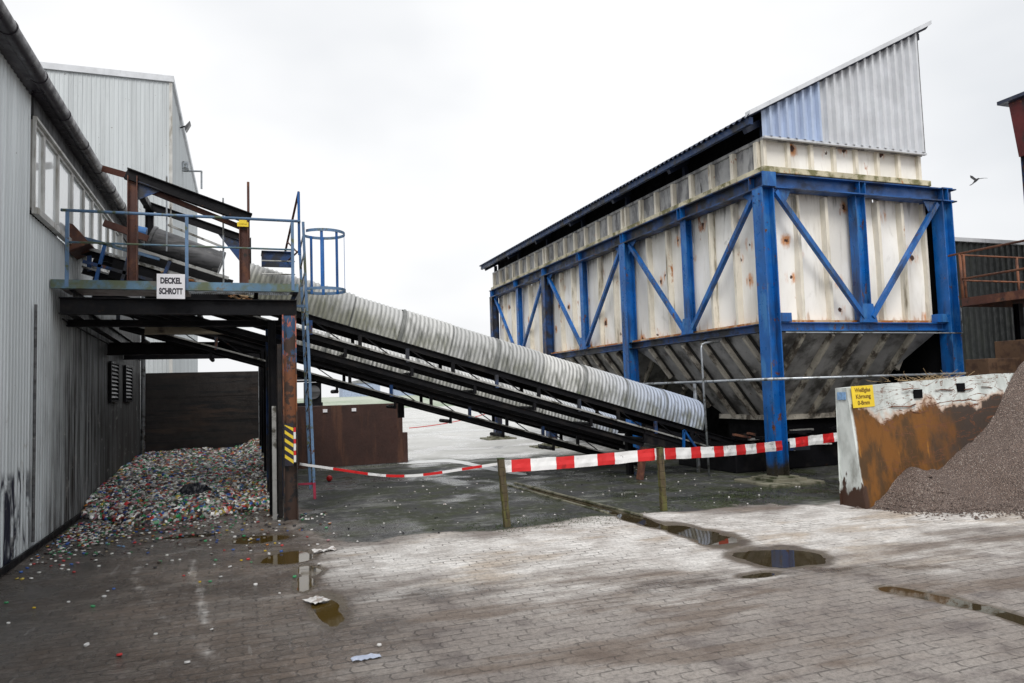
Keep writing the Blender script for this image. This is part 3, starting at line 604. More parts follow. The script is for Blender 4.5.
# tall hall behind
TY = 29.6
tall = thing('tall_hall', (WX, TY, 0), 'tall pale grey cladded hall rising behind the low hall', 'building')
mb = MB(); corr((WX-16, TY, 0), (WX, TY, 0), 110, .014, (0, -1, 0), 0, 13.75, mb); mb.build('front_wall', 'clad_far', tall, recalc=False)
mb = MB(); corr((WX, TY, 0), (WX, 46.5, 0), 120, .014, (1, 0, 0), 0, 13.75, mb); mb.build('side_wall', 'clad_far', tall, recalc=False)
mb = MB(); mb.box((WX-.06, TY-.045, 0), (WX+.045, TY+.06, 13.74)); mb.build('corner_trim', 'frame', tall)
mb = MB(); mb.box((WX-16, TY-.09, 13.752), (WX+.10, TY+.3, 13.98)); mb.box((WX-.3, TY+.305, 13.752), (WX+.10, 46.6, 13.98)); mb.build('roof_flashing', 'gable', tall)
MB().box((WX-16, TY+.3, 13.6), (WX-.3, 46.5, 13.75)).build('roof', 'roof_top', tall)
def flood(y, z, ln):
    mb = MB(); mb.path([(WX+.03, y, z), (WX+ln*.7, y, z+.12)], .03, 6); f = mb.build('lamp_arm', 'black_steel', tall)
    MB().prism([(WX+ln*.5, y-.2, z), (WX+ln, y-.2, z+.28), (WX+ln*1.08, y-.2, z+.2), (WX+ln*.66, y-.2, z-.14)], (0, .4, 0)).build('floodlight', 'drum', f)
flood(33.4, 13.35, .42)
mb = MB(); zb = 11.9; yb = 34.8
mb.path([(WX+.03, yb, zb), (WX+.8, yb, zb+.05)], .04, 6); mb.path([(WX+.8, yb, zb+.07), (WX+.8, yb, zb-.75)], .04, 6); mb.box((WX+.03, yb-.15, zb+.1), (WX+.28, yb+.15, zb+.4)); mb.build('wall_bracket', 'galv', tall)

# ------------------------------------------------------------------ cap bay: back wall, side wall
mb = MB()
for k in range(8):
    z0 = k*.318; mb.box((WX+.08, 21.05+.012*(k % 2), z0), (.44, 21.13, z0+.318))
back = thing('steel_retaining_wall', (-1, 21.05, 0), 'black horizontal steel plank wall closing the back of the cap bay', 'wall'); mb.build('planks', 'pit_steel', back)
mb = MB(); mb.hbeam((.47, 21.0, 0), (.47, 21.0, 3.1), .14, .14, .012, (1, 0, 0)); mb.build('end_post', 'galv', back)
side = thing('steel_side_wall', (.5, 16, 0), 'black steel side wall dividing the cap bay from the yard', 'wall')
mb = MB(); mb.box((.50, 11.75, 0), (.56, 20.9, 2.62))
mb.build('plates', 'pit_steel', side)
for y in (12.15, 13.4, 15.2, 17.2, 19.2):
    MB().hbeam((.44, y, 0), (.44, y, 3.0 if y < 16 else 2.64), .12, .12, .012, (1, 0, 0)).build('post', 'blue_dirty' if y == 13.4 else 'black_steel', side)
MB().box((.41, 11.66, 0), (.47, 11.72, 1.68)).build('edge_strip', 'grey_edge', side)

# heap of caps
def heap_h(x, y):
    b_ = 12.45+.35*math.sin(x*2.1+1)+.25*mnoise.noise(Vector((x*1.7, 3, 0)))+.55*max(0, -x-1.2)
    t = max(0, y-b_)
    h = .20*(1-math.exp(-t*2.2))+.034*t
    h += .05*mnoise.noise(Vector((x*1.1, y*.9, 2)))*min(1, t)+.03*mnoise.noise(Vector((x*4, y*4, 2)))*min(1, t)
    h += .22*math.exp(-((x-.45)/.45)**2)*max(0, min(1, (y-13.5)/4))
    return h if t > 0 else -.02
PAL = [((.85, .84, .80), 30), ((.40, .38, .36), 14), ((.03, .03, .033), 20), ((.02, .24, .08), 10), ((.10, .32, .16), 5), ((.50, .04, .04), 8), ((.03, .10, .38), 6), ((.16, .30, .50), 3), ((.55, .42, .08), 3), ((.50, .18, .03), 3), ((.45, .22, .25), 6), ((.30, .24, .16), 7), ((.10, .06, .05), 16)]
palc = np.array([c for c, w in PAL]); palw = np.array([w for c, w in PAL], float); palw /= palw.sum()
def cap_mesh(name, places, with_bed=None):
    n8 = 8; ang = np.arange(n8)*2*PI/n8
    base = np.concatenate([np.stack([np.cos(ang), np.sin(ang), np.zeros(n8)], -1), np.stack([np.cos(ang)*.93, np.sin(ang)*.93, np.full(n8, .62)], -1)])
    V = []; LI = []; LS = []; LT = []; CO = []; vb = 0; ls = 0; MI = []
    for (x, y, z, r, tx, ty, col) in places:
        R_ = np.array((Matrix.Rotation(tx, 3, 'X') @ Matrix.Rotation(ty, 3, 'Y')))
        V.append(base@R_.T*r+np.array([x, y, z]))
        for k in range(n8):
            LI += [vb+k, vb+(k+1) % n8, vb+n8+(k+1) % n8, vb+n8+k]; LS.append(ls); ls += 4
        LI += list(range(vb+n8, vb+2*n8)); LS.append(ls); ls += n8
        LI += list(range(vb+n8-1, vb-1, -1)); LS.append(ls); ls += n8
        CO.append(np.tile(np.append(col, 1), (16, 1))); vb += 16
    V = np.concatenate(V); CO = np.concatenate(CO).astype(np.float32); nf_caps = len(LS)
    if with_bed is not None:
        bv, bf = with_bed; V = np.concatenate([V, bv]); CO = np.concatenate([CO, np.ones((len(bv), 4), np.float32)*.1])
        for f in bf: LI += [vb+i for i in f]; LS.append(ls); ls += len(f)
    me = bpy.data.meshes.new(name); me.vertices.add(len(V)); me.vertices.foreach_set('co', V.ravel())
    me.loops.add(len(LI)); me.loops.foreach_set('vertex_index', LI); me.polygons.add(len(LS)); me.polygons.foreach_set('loop_start', LS)
    me.update(calc_edges=True); a = me.color_attributes.new('capcol', 'FLOAT_COLOR', 'POINT'); a.data.foreach_set('color', CO.ravel())
    me.materials.append(M['caps']); me.materials.append(M['capbase'])
    me.polygons.foreach_set('material_index', [0]*nf_caps+[1]*(len(LS)-nf_caps))
    o = bpy.data.objects.new(name, me); C.objects.link(o); return o
pl = []
rng = np.random.default_rng(3)
while len(pl) < 21000:
    x = rng.uniform(WX+.05, .42); y = 12.0+9.0*rng.random()**1.35
    h = heap_h(x, y)
    if h < 0: continue
    r = rng.uniform(.020, .052)*(1.0 if y < 16 else 1.3)
    c = palc[rng.choice(len(palc), p=palw)]*rng.uniform(.45, 1.7)
    pl.append((x, y, h+rng.uniform(-.008, .02), r, rng.normal(0, .7), rng.normal(0, .7), c))
for k in range(1500):     # thin spread in front of the heap
    x = rng.uniform(WX+.1, 1.2) if k % 2 else WX+.1+abs(rng.normal(0, .55)); y = 12.9-abs(rng.normal(0, 1.35))
    if x > .5 and y > 11.9: continue
    if heap_h(x, y) > 0 or y < 8.7: continue
    if x > .2 and rng.random() < .1: continue
    c = palc[rng.choice(len(palc), p=palw)]*rng.uniform(.7, 1.1)
    pl.append((x, y, .006, rng.uniform(.014, .024), rng.normal(0, .15), rng.normal(0, .15), c))
bx = np.linspace(WX+.03, .44, 40); by = np.linspace(11.6, 21.04, 110)
bv = np.array([(x, y, heap_h(x, y)) for x in bx for y in by]); nb = len(by)
bf = [(i*nb+j, (i+1)*nb+j, (i+1)*nb+j+1, i*nb+j+1) for i in range(39) for j in range(109)]
heap = cap_mesh('bottle_cap_heap', pl, (bv, bf)); tag(heap, 'wide heap of mixed coloured bottle caps filling the bay under the steel platform', 'bottle caps', kind='stuff')
# loose caps one could pick up
capcols = {'white': (.68, .67, .65), 'green': (.05, .30, .12), 'red': (.55, .03, .03), 'yellow': (.65, .45, .03), 'blue': (.04, .12, .40)}
protos = {}
for nm, c in capcols.items():
    g = NG(nm+'_cap_plastic'); g.b.inputs['Base Color'].default_value = c+(1,); g.b.inputs['Roughness'].default_value = .35
    mb = MB(); n = 14; vs = [(math.cos(2*PI*k/n)*rr, math.sin(2*PI*k/n)*rr, z) for rr, z in ((.024, 0), (.0235, .012), (.021, .015)) for k in range(n)]
    fs = [(j*n+k, j*n+(k+1) % n, (j+1)*n+(k+1) % n, (j+1)*n+k) for j in range(2) for k in range(n)]+[tuple(range(2*n, 3*n)), tuple(reversed(range(n)))]
    mb.add(vs, fs); protos[nm] = mb.build('bottle_cap', g.m)
used = set()
def loose_cap(x, y, nm, sc=1.0):
    o = protos[nm]
    if nm in used: o = o.copy(); C.objects.link(o)
    used.add(nm); o.location = (x, y, .005); o.rotation_euler = (random.gauss(0, .12), random.gauss(0, .12), random.random()*6); o.scale = (sc,)*3
    tag(o, 'small '+nm+' plastic bottle cap lying loose on the damp paving', 'bottle cap', 'loose caps on the paving')
for k in range(76):
    if k < 25: x, y = random.uniform(-2.3, -1.0), random.uniform(7.2, 11.5)
    elif k < 66: x, y = random.gauss(.1, .6), random.gauss(9.6, 1.0)
    else: x, y = random.uniform(-1.8, 1.0), random.uniform(5.0, 8.5)
    if x < WX+.15 or (x > .5 and y > 11.3): x, y = -.2, 9.9+random.random()
    loose_cap(x, y, random.choices(list(capcols), [10, 3, 2, 2, 1])[0], random.uniform(.5, .85))
# black bag on the heap
mb = MB(); cx, cy_ = -.75, 13.6; hz = heap_h(cx, cy_)
mb.sheet(lambda u, v: (cx-.33+u*.66, cy_-.22+v*.4, hz+.02+.17*math.sin(u*PI)*math.sin(v*PI)*(.7+.9*mnoise.noise(Vector((u*5, v*4, 1))))+.04*mnoise.noise(Vector((u*14, v*12, 5)))), 26, 16)
tag(mb.build('plastic_bag', 'bag', smooth=False, solid=.004), 'crumpled black plastic bag lying on the heap of caps', 'bag')

# ------------------------------------------------------------------ platform
DZ = 3.50
plat = thing('steel_platform', (-.8, 11.4, 0), 'raised steel platform with blue railing above the cap bay', 'platform')
mb = MB(); mb.channel((-2.43, 11.44, DZ-.06), (.80, 11.44, DZ-.06), .07, .12, .012); mb.build('edge_beam', 'deck_edge', plat)
mb = MB(); mb.channel((.77, 11.49, DZ-.06), (.77, 12.55, DZ-.06), .07, .12, .012); mb.build('edge_beam', 'blue_dirty', plat)
mb = MB()
for k in range(108):       # bearing bars of the open grating
    x = -2.40+k*.029; mb.box((x, 11.49, DZ-.035), (x+.006, 12.5, DZ-.003))
for k in range(9): mb.box((-2.41, 11.5+k*.122, DZ-.030), (.72, 11.506+k*.122, DZ-.012))
mb.build('grating', 'galv', plat)
MB().box((-2.4, 11.50, DZ-.075), (-.75, 12.5, DZ-.045)).build('deck_plate', 'pale_plate', plat)
def hx(name, y, z0, z1, x0=-2.43, x1=.78, m='black_steel', w=.16): return MB().hbeam((x0, y, (z0+z1)/2), (x1, y, (z0+z1)/2), w, z1-z0, .016).build(name, m, plat)
hx('support_beam', 11.56, 3.04, 3.27, x0=-2.35); hx('support_beam', 12.45, 2.95, 3.05)
hx('support_beam', 14.25, 2.98, 3.16, x0=-1.6, x1=-.1, m='tan'); hx('support_beam', 15.9, 2.72, 2.96, x1=.6); hx('support_beam', 18.0, 2.74, 2.96, x1=.6)
for x in (-2.2, -1.0, .2): MB().channel((x, 11.5, 3.32), (x, 12.55, 3.32), .06, .11, .01).build('joist', 'black_steel', plat)
for x in (-2.25, .66): MB().hbeam((x, 11.66, 3.15), (x, 18.1, 3.0), .12, .18, .014).build('support_beam', 'black_steel', plat)
MB().hbeam((.66, 11.5, 0), (.66, 11.5, 3.035), .20, .20, .016, (1, 0, 0)).build('column', 'post_paint', plat)
MB().hbeam((.66, 14.3, 0), (.66, 14.3, 3.0), .16, .16, .016, (1, 0, 0)).build('column', 'blue_dirty', plat)
# hazard plate
hz_ = MB(); hz_.box((.575, 11.384, .80), (.70, 11.396, 1.42)); hp = hz_.build('hazard_plate', 'ink', plat)
mb = MB()
for k in range(5):
    z = .83+k*.118; mb.prism([(.577, 11.3835, z+.09), (.698, 11.3835, z), (.698, 11.3835, z+.052), (.577, 11.3835, z+.142 if k < 4 else z+.10)], (0, -.002, 0))
mb.build('stripes', 'yellow', hp)
for k in range(3):
    MB().box((.702, 11.385, .85+k*.17), (.735, 11.394, .95+k*.17)).build('reflector', 'white', hp)
    MB().box((.702, 11.384, .952+k*.17), (.735, 11.393, 1.018+k*.17)).build('reflector', 'red', hp)
# railing
for x in (-2.24, -.74, .72):
    MB().box((x-.022, 11.40, DZ-.10), (x+.022, 11.44, 4.44)).build('railing_post', 'blue_pale', plat)
MB().tube((-2.32, 11.42, 4.46), (.84, 11.42, 4.46), .021, 10).build('handrail', 'blue_pale', plat, smooth=True)
MB().tube((-2.24, 11.42, 4.02), (.76, 11.42, 4.02), .014, 8).build('mid_rail', 'deck_edge', plat, smooth=True)
# side gate panel folded up at the right end
mb = MB(); A = (.82, 11.45, 4.92); mb.path([A, (.82, 11.45, 3.95)], .02, 8); mb.build('gate_post', 'blue', plat)
mb = MB(); mb.path([A, (.64, 12.9, 4.02)], .018, 8); mb.path([(.76, 11.95, 4.6), (.76, 11.95, 4.02)], .013, 6); mb.path([(.70, 12.4, 4.34), (.80, 11.6, 4.02)], .012, 6); mb.path([(.64, 12.9, 4.02), (.82, 11.45, 4.02)], .014, 6); mb.build('gate_brace', 'rust_beam', plat)
mb = MB(); mb.box((.30, 12.42, 3.92), (.80, 12.45, 4.16)); mb.box((.30, 12.38, 4.16), (.80, 12.80, 4.18)); mb.build('chute_panel', 'blue_dirty', plat, bevel=.004)
for z in (3.66, 3.86): MB().tube((.28, 11.52, z), (.76, 11.52, z), .010, 6).build('infill_rail', 'grey_edge', plat)
# sign
sg = thing('lettered_sign', (-.95, 11.38, 3.43), 'square white sign reading DECKEL SCHROTT hanging on the platform edge', 'sign')
MB().box((-1.125, 11.355, 3.245), (-.76, 11.368, 3.60)).build('plate', 'white_paint', sg, bevel=.003)
text('lettering', 'DECKEL', (-.943, 11.3535, 3.500), .115, 'ink', sg, (1, 0, .0), (0, 0, 1), .66, .001, .0055)
text('lettering', 'SCHROTT', (-.943, 11.3535, 3.350), .115, 'ink', sg, (1, 0, .0), (0, 0, 1), .58, .001, .0055)

# ladder with cage
lad = thing('caged_ladder', (1.0, 11.9, 0), 'pale blue steel ladder with hooped safety cage at the platform end', 'ladder')
ra0, ra1 = Vector((1.015, 11.70, .50)), Vector((.90, 11.70, 4.52)); rb0, rb1 = Vector((.985, 12.02, .36)), Vector((.865, 12.02, 4.30))
def rail(a, b): return MB().bar(a, b, .04, .022, (0, 1, 0))
rail(ra0, ra1).build('side_rail', 'blue_pale', lad); rail(rb0, rb1).build('side_rail', 'blue_pale', lad)
rail(Vector((1.022, 11.70, .25)), ra0).build('rail_tip', 'magenta', lad)
for k in range(14):
    t = .02+k*.072; MB().tube(ra0.lerp(ra1, t), rb0.lerp(rb1, t), .012, 6).build('rung', 'grey_edge', lad)
MB().bar((.72, 11.62, .50), (1.0, 11.74, .48), .035, .03).build('wall_stay', 'magenta', lad)
MB().bar((.78, 11.7, 3.2), (.95, 11.72, 3.2), .03, .04).build('wall_stay', 'blue_pale', lad)
ccx, ccy, cr_ = 1.22, 11.88, .335
hoops = []
for z in (4.38, 3.47):
    vs = MB(); n = 28; ring = []
    for k in range(n+1):
        a = -2.55+5.1*k/n; ring.append((ccx+cr_*math.cos(a), ccy+cr_*math.sin(a), z))
    for p, q in zip(ring[:-1], ring[1:]): vs.bar(p, q, .008, .045)
    hoops.append(vs.build('cage_hoop', 'blue_pale', lad))
for a in (-1.75, -1.0, -.1, .75, 1.5, 2.1):
    p = (ccx+(cr_-.012)*math.cos(a), ccy+(cr_-.012)*math.sin(a)); vs = MB()
    vs.bar((p[0], p[1], 3.45), (p[0], p[1], 4.40), .045, .007, (math.cos(a), math.sin(a), 0)); vs.build('cage_strap', 'blue', lad)

# ------------------------------------------------------------------ gantry frame on the platform
gan = thing('hoist_gantry', (-.7, 12.6, DZ), 'rusty steel gantry frame with sloping beams standing on the platform', 'steel frame')
def gp(x, y, z0, z1, m='rust_beam', w=.13): return MB().hbeam((x, y, z0), (x, y, z1), w, w, .012, (1, 0, 0)).build('upright', m, gan)
gp(-1.47, 11.68, DZ, 5.06); gp(.03, 11.68, DZ, 4.50)
gp(-1.52, 14.2, 3.4, 5.18, 'black_steel'); gp(.10, 14.2, 3.4, 4.75, 'black_steel')
def gb(y, a, b, m='black_steel', w=.12, h=.16): return MB().hbeam((a[0], y, a[1]), (b[0], y, b[1]), w, h, .014).build('sloping_beam', m, gan)
gb(11.68, (-1.56, 5.10), (.13, 4.52)); gb(14.2, (-1.6, 5.28), (.12, 4.70), w=.1, h=.13)
MB().bar((-1.50, 11.75, 4.98), (.0, 11.85, 4.42), .07, .07).build('rusty_bar', 'rust_beam', gan)
MB().bar((-2.08, 13.2, 5.58), (-1.6, 12.8, 5.36), .08, .10).build('rusty_bar', 'rust_beam', gan)
MB().bar((-1.95, 12.4, 4.52), (-1.35, 12.4, 4.30), .08, .10).build('rusty_bar', 'rust_beam', gan)
for x, z in ((-1.52, 5.10), (.03, 4.55)): MB().bar((x, 11.75, z), (x, 14.15, z+.10), .10, .10).build('cross_beam', 'black_steel', gan)
MB().prism([(-1.40, 11.66, 5.0), (-1.40, 11.66, 4.72), (-1.08, 11.66, 4.88)], (0, .02, 0)).build('gusset', 'blue_dirty', gan)
MB().prism([(-.05, 14.18, 4.72), (-.40, 14.18, 4.80), (.05, 14.18, 4.2)], (0, .02, 0)).build('gusset', 'blue_dirty', gan)
mb = MB(); mb.box((-.06, 11.60, 4.38), (.10, 11.612, 4.45)); mb.box((-.035, 11.593, 4.42), (.075, 11.599, 4.48)); mb.build('yellow_plate', 'yellow', gan, bevel=.004)
for i, (x, y, z0, z1, r, m) in enumerate([(-1.08, 12.3, 4.1, 5.28, .012, 'galv'), (-1.08, 13.0, 4.1, 5.28, .012, 'grey_edge'), (-.27, 12.3, 3.6, 4.98, .013, 'galv'), (.10, 11.72, 3.6, 5.10, .019, 'rust_beam')]):
    MB().tube((x, y, z0), (x+.0, y, z1), r, 8).build('upright_pole', m, gan)

# ------------------------------------------------------------------ conveyors
def axz(x): return 3.30-.301*(x-1.7)
def conveyor(name, label, y0, dz, x_top, x_hood, x_end, x_frame_end, drops, detail=True):
    """inclined trough conveyor under an arched corrugated hood; runs along X and falls to the right"""
    yc = y0+.45; t = thing(name, (x_end-1, yc, 0), label, 'conveyor', 'inclined belt conveyors')
    A = lambda x, o: axz(x)+dz+o
    # hood in overlapping segments of about 0.9 m
    segs = int(round((x_end-x_hood)/.92)); W_ = (x_end-x_hood)/segs; ky = math.atan(.301); dx = Vector((1, 0, -.301)).normalized(); nz_ = Vector((.301, 0, 1)).normalized()
    for s in range(segs):
        xa = x_hood+s*W_; n = int(W_/.076*6); m = 22; mb = MB(); low = []; sg_ = []; vly = []
        sv = random.random(); rj = random.uniform(-.005, .005)+(.010 if s % 2 else 0)
        for i in range(n+1):
            xx = xa+(W_+.03)*i/n; rr = .009*math.sin(2*PI*xx/.076)+rj
            for j in range(m+1):
                a = -.5+(PI+1.0)*j/m; ac = max(0, min(PI, a)); ov = max(0, -a, a-PI)
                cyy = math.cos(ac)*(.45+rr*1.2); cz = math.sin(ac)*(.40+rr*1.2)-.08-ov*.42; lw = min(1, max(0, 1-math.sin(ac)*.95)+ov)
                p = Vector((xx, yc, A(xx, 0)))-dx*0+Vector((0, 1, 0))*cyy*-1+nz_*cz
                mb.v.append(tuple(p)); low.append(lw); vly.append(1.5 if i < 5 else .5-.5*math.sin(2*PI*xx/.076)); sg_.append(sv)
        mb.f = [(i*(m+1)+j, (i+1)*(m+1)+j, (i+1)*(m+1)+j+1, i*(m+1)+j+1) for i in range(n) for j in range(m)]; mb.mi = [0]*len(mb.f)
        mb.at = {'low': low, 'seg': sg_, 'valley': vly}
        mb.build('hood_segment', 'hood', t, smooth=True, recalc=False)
    xe = x_frame_end
    for yy, nm in ((y0+.02, 1), (y0+.88, -1)):
        MB().channel((x_top, yy, A(x_top, -.36)), (xe, yy, A(xe, -.36)), .06, .105, .012, side=-nm).build('side_stringer', 'black_steel', t)
        MB().channel((x_top, yy, A(x_top, -.66)), (xe, yy, A(xe, -.66)), .05, .09, .010, side=-nm).build('side_stringer', 'black_steel', t)
        if detail and nm == 1:
            MB().bar((x_top, yy-.03, A(x_top, -.60)), (xe, yy-.03, A(xe, -.60)), .03, .028).build('glint_edge', 'grey_edge', t)  # pale bar put in for light glints along this chord
        if drops: MB().channel((x_top, yy, A(x_top, -.92)), (min(xe, x_end-1.4), yy, A(min(xe, x_end-1.4), -.92)), .05, .10, .010, side=-nm).build('side_stringer', 'black_steel', t)
    # lattice between the chords
    x = x_top+.1; k = 0
    while x < xe-.7:
        for yy in (y0+.0, y0+.90):
            mb = MB(); mb.bar((x, yy, A(x, -.40)), (x, yy, A(x, -.64)), .06, .05, (0, 1, 0)); mb.build('lattice_post', 'blue_dirty' if k % 2 == 0 else 'black_steel', t) if yy < y0+.5 or k % 2 else None
        MB().bar((x+.03, y0+.01, A(x, -.40)), (x+.60, y0+.01, A(x+.60, -.64)), .018, .025, (0, 1, 0)).build('lattice_brace', 'black_steel', t)
        x += .82; k += 1
    # belt runs and idlers
    mb = MB(); mb.bar((x_top, yc, A(x_top, -.30)), (xe, yc, A(xe, -.30)), .70, .02); mb.build('belt', 'belt', t)
    x = x_top+.5
    while x < xe-.6:
        mb = MB(); mb.tube((x, y0+.06, A(x, -.82)), (x, y0+.84, A(x, -.82)), .04, 10); mb.bar((x, y0+.02, A(x, -.70)), (x, y0+.02, A(x, -.86)), .05, .03, (0, 1, 0)); mb.build('idler', 'black_steel', t)
        x += 1.15
    return t, A
cA, A1 = conveyor('belt_conveyor', 'front inclined belt conveyor under an arched grey corrugated hood, running down from the platform', 12.75, 0, -2.30, .0, 8.78, 9.5, True)
cB, A2 = conveyor('belt_conveyor', 'rear inclined belt conveyor, mostly hidden behind the black frame of the front one', 14.85, -.57, -2.2, .6, 7.9, 8.4, False)
# drop posts and rusty strut
MB().bar((7.22, 12.72, .0), (7.34, 12.72, .62), .12, .08, (0, 1, 0)).build('leg', 'rust_beam', cA)
for x in (5.6, 3.4): pass
MB().bar((7.4, 12.78, A1(7.4, -.71)), (8.9, 12.78, A1(8.9, -.62)), .02, .34).build('skirt_plate', 'black_steel', cA)
MB().hbeam((7.5, 13.6, 0), (7.5, 13.6, A1(7.5, -.7)), .12, .12, .012, (1, 0, 0)).build('leg', 'black_steel', cA)
MB().bar((8.25, 12.70, A1(8.25, -.42)), (8.65, 12.70, A1(8.65, -.85)), .04, .05, (0, 1, 0)).build('stay', 'blue', cA)
MB().bar((8.25, 12.70, A1(8.25, -.42)), (8.22, 12.70, A1(8.22, -.9)), .04, .05, (0, 1, 0)).build('stay', 'blue', cA)
for x in (3.1,): MB().hbeam((x, 15.3, 0) if x > 4 else (x, 15.3, A2(x, -1.0)), (x, 15.3, A2(x, -.7)), .12, .12, .012, (1, 0, 0)).build('leg', 'black_steel', cB)
# open head: duct drum, side frames, motor
mb = MB(); pa, pb = Vector((-1.36, 12.95, 4.40)), Vector((-.33, 12.95, 4.02))
mb.tube(pa, pb, .215, 24); d = (pb-pa).normalized(); mb.tube(pa-d*.02, pa+d*.03, .23, 24); mb.tube(pb-d*.08, pb+d*.01, .23, 24)
o = mb.build('duct', 'drum', cA, smooth=True); o.modifiers.new('es', 'EDGE_SPLIT')
MB().bar((-1.9, 12.70, A1(-1.9, -.50)), (.2, 12.70, A1(.2, -.50)), .03, .30).build('side_plate', 'black_steel', cA)
MB().bar((-2.3, 12.66, A1(-2.3, -.30)), (-.2, 12.66, A1(-.2, -.30)), .04, .05).build('side_plate_edge', 'grey_edge', cA)
MB().bar((-1.5, 12.78, A1(-1.5, -.18)), (-.15, 12.78, A1(-.15, -.18)), .05, .14).build('side_plate', 'belt', cA)
mb = MB(); mb.bar((-1.10, 12.70, 4.60), (-.25, 12.70, 4.26), .04, .03); mb.build('duct_rail', 'grey_edge', cA)
mb = MB(); mb.tube((-1.62, 12.85, 4.52), (-1.42, 12.85, 4.48), .09, 14); mb.build('motor', 'blue_cap', cA)
mb = MB(); mb.prism([(-2.41, 12.3, 4.05), (-2.41, 12.3, 4.48), (-2.34, 12.3, 4.46), (-2.12, 12.3, 4.18)], (0, .7, 0)); mb.build('head_cover', 'rust_beam', cA)
for x0, x1, za, zb_, m in [(-2.1, -1.95, 3.55, 4.25, 'blue'), (-1.75, -1.6, 3.55, 4.18, 'blue_dirty'), (-1.2, -1.05, 3.6, 4.0, 'blue_dirty'), (-2.25, -1.3, 3.95, 3.68, 'blue_dirty'), (-2.3, -1.2, 4.32, 4.02, 'blue_pale'), (-1.7, -.2, 4.22, 3.74, 'grey_edge')]:
    MB().bar((x0, 12.55, za), (x1, 12.55, zb_), .05, .05, (0, 1, 0)).build('head_frame_bar', m, cA)
# litter wedged on the head section
mb = MB()
for k in range(60):
    x = random.uniform(-1.2, .1); z = A1(x, -.38)+random.uniform(-.03, .05); y = 12.62+random.random()*.08; s_ = random.uniform(.02, .06)
    mb.bar((x, y, z), (x+s_*2, y+random.uniform(-.03, .03), z+random.uniform(-.04, .03)), s_, s_*.4)
tag(mb.build('caught_litter', ['rust_ledge']), 'brown litter caught along the conveyor edge behind the railing', 'litter', kind='stuff')

# ------------------------------------------------------------------ storage silo on blue frame
silo = thing('storage_bunker', (11.2, 10.9, 0), 'large white rusty steel bunker with funnel bottoms on a blue braced frame', 'storage bunker')
X0, X1, Y0, BAY, NB = 9.07, 13.55, 10.98, 5.19, 3
ZT0, ZT1, ZL0, ZL1 = 5.38, 5.66, 2.74, 2.90
def post(x, y, w=.275, m='blue'):
    if y > 17: m = 'blue_dirty'
    p = MB().hbeam((x, y, .05), (x, y, ZT0), w, w, .022, (1, 0, 0)).build('post', m, silo)
    mb = MB(); mb.box((x-.34, y-.34, .052), (x+.34, y+.34, .095)); mb.box((x-.25, y-.25, .097), (x+.25, y+.25, .125)); mb.build('base_plate', 'concrete', p)
    MB().box((x-.56, y-.55, -.02), (x+.56, y+.55, .05)).build('footing', 'concrete', p, bevel=.02)
for i in range(NB+1):
    post(X0, Y0+i*BAY); post(X1, Y0+i*BAY)
def thin(x, y, up_): return MB().hbeam((x, y, ZL1), (x, y, ZT0), .20 if up_[0] else .24, .16 if up_[0] else .2, .016, up_).build('mid_post', 'blue', silo)
for i in range(NB):
    thin(X0+.04, Y0+(i+.5)*BAY, (1, 0, 0)); thin(X1-.04, Y0+(i+.5)*BAY, (1, 0, 0))
XM = 11.33
for y in (Y0, Y0+NB*BAY): MB().hbeam((XM, y+.04, ZL1), (XM, y+.04, ZT0), .20, .24, .016, (0, 1, 0) if False else (1, 0, 0)).build('mid_post', 'blue', silo)
YE = Y0+NB*BAY
for x in (X0, X1):
    MB().hbeam((x, Y0-.17, (ZT0+ZT1)/2), (x, YE+.17, (ZT0+ZT1)/2), .28, ZT1-ZT0, .024).build('top_beam', 'blue_dirty' if x == X0 else 'blue', silo)
    MB().hbeam((x+(.05 if x == X0 else -.05), Y0+.16, (ZL0+ZL1)/2), (x+(.05 if x == X0 else -.05), YE-.16, (ZL0+ZL1)/2), .18, ZL1-ZL0, .018).build('lower_beam', 'blue_dirty', silo)
for y in (Y0, YE):
    MB().hbeam((X0+.155, y, (ZT0+ZT1)/2), (X1+.28, y, (ZT0+ZT1)/2), .28, ZT1-ZT0-.01, .024).build('top_beam', 'blue_worn', silo)
    MB().hbeam((X0+.16, y+.03, (ZL0+ZL1)/2), (X1-.16, y+.03, (ZL0+ZL1)/2), .16, ZL1-ZL0, .018).build('lower_beam', 'blue', silo)
for i in range(2*NB+1):
    yb_ = Y0+i*BAY/2
    for dy in (-.06, .06) if i else (.22,): MB().box((X0-.135, yb_+dy-.008, ZT0+.026), (X0-.012, yb_+dy+.008, ZT1-.026)).build('stiffener', 'blue', silo)
for xs_ in (XM-.07, XM+.07, X1-.1): MB().box((xs_-.008, Y0-.135, ZT0+.03), (xs_+.008, Y0-.012, ZT1-.03)).build('stiffener', 'blue', silo)
for xb_ in (X0-.08, X0+.08):
    for zb_ in (ZT0-.25, ZT0-.12): MB().tube((xb_*0+X0-.152, Y0+(xb_-X0), zb_), (X0-.170, Y0+(xb_-X0), zb_), .016, 6).build('bolt', 'blue_dirty', silo)
MB().box((X0-.145, Y0-.20, ZT0+.01), (X0+.15, Y0-.172, ZT1-.004)).build('corner_plate', 'blue', silo)
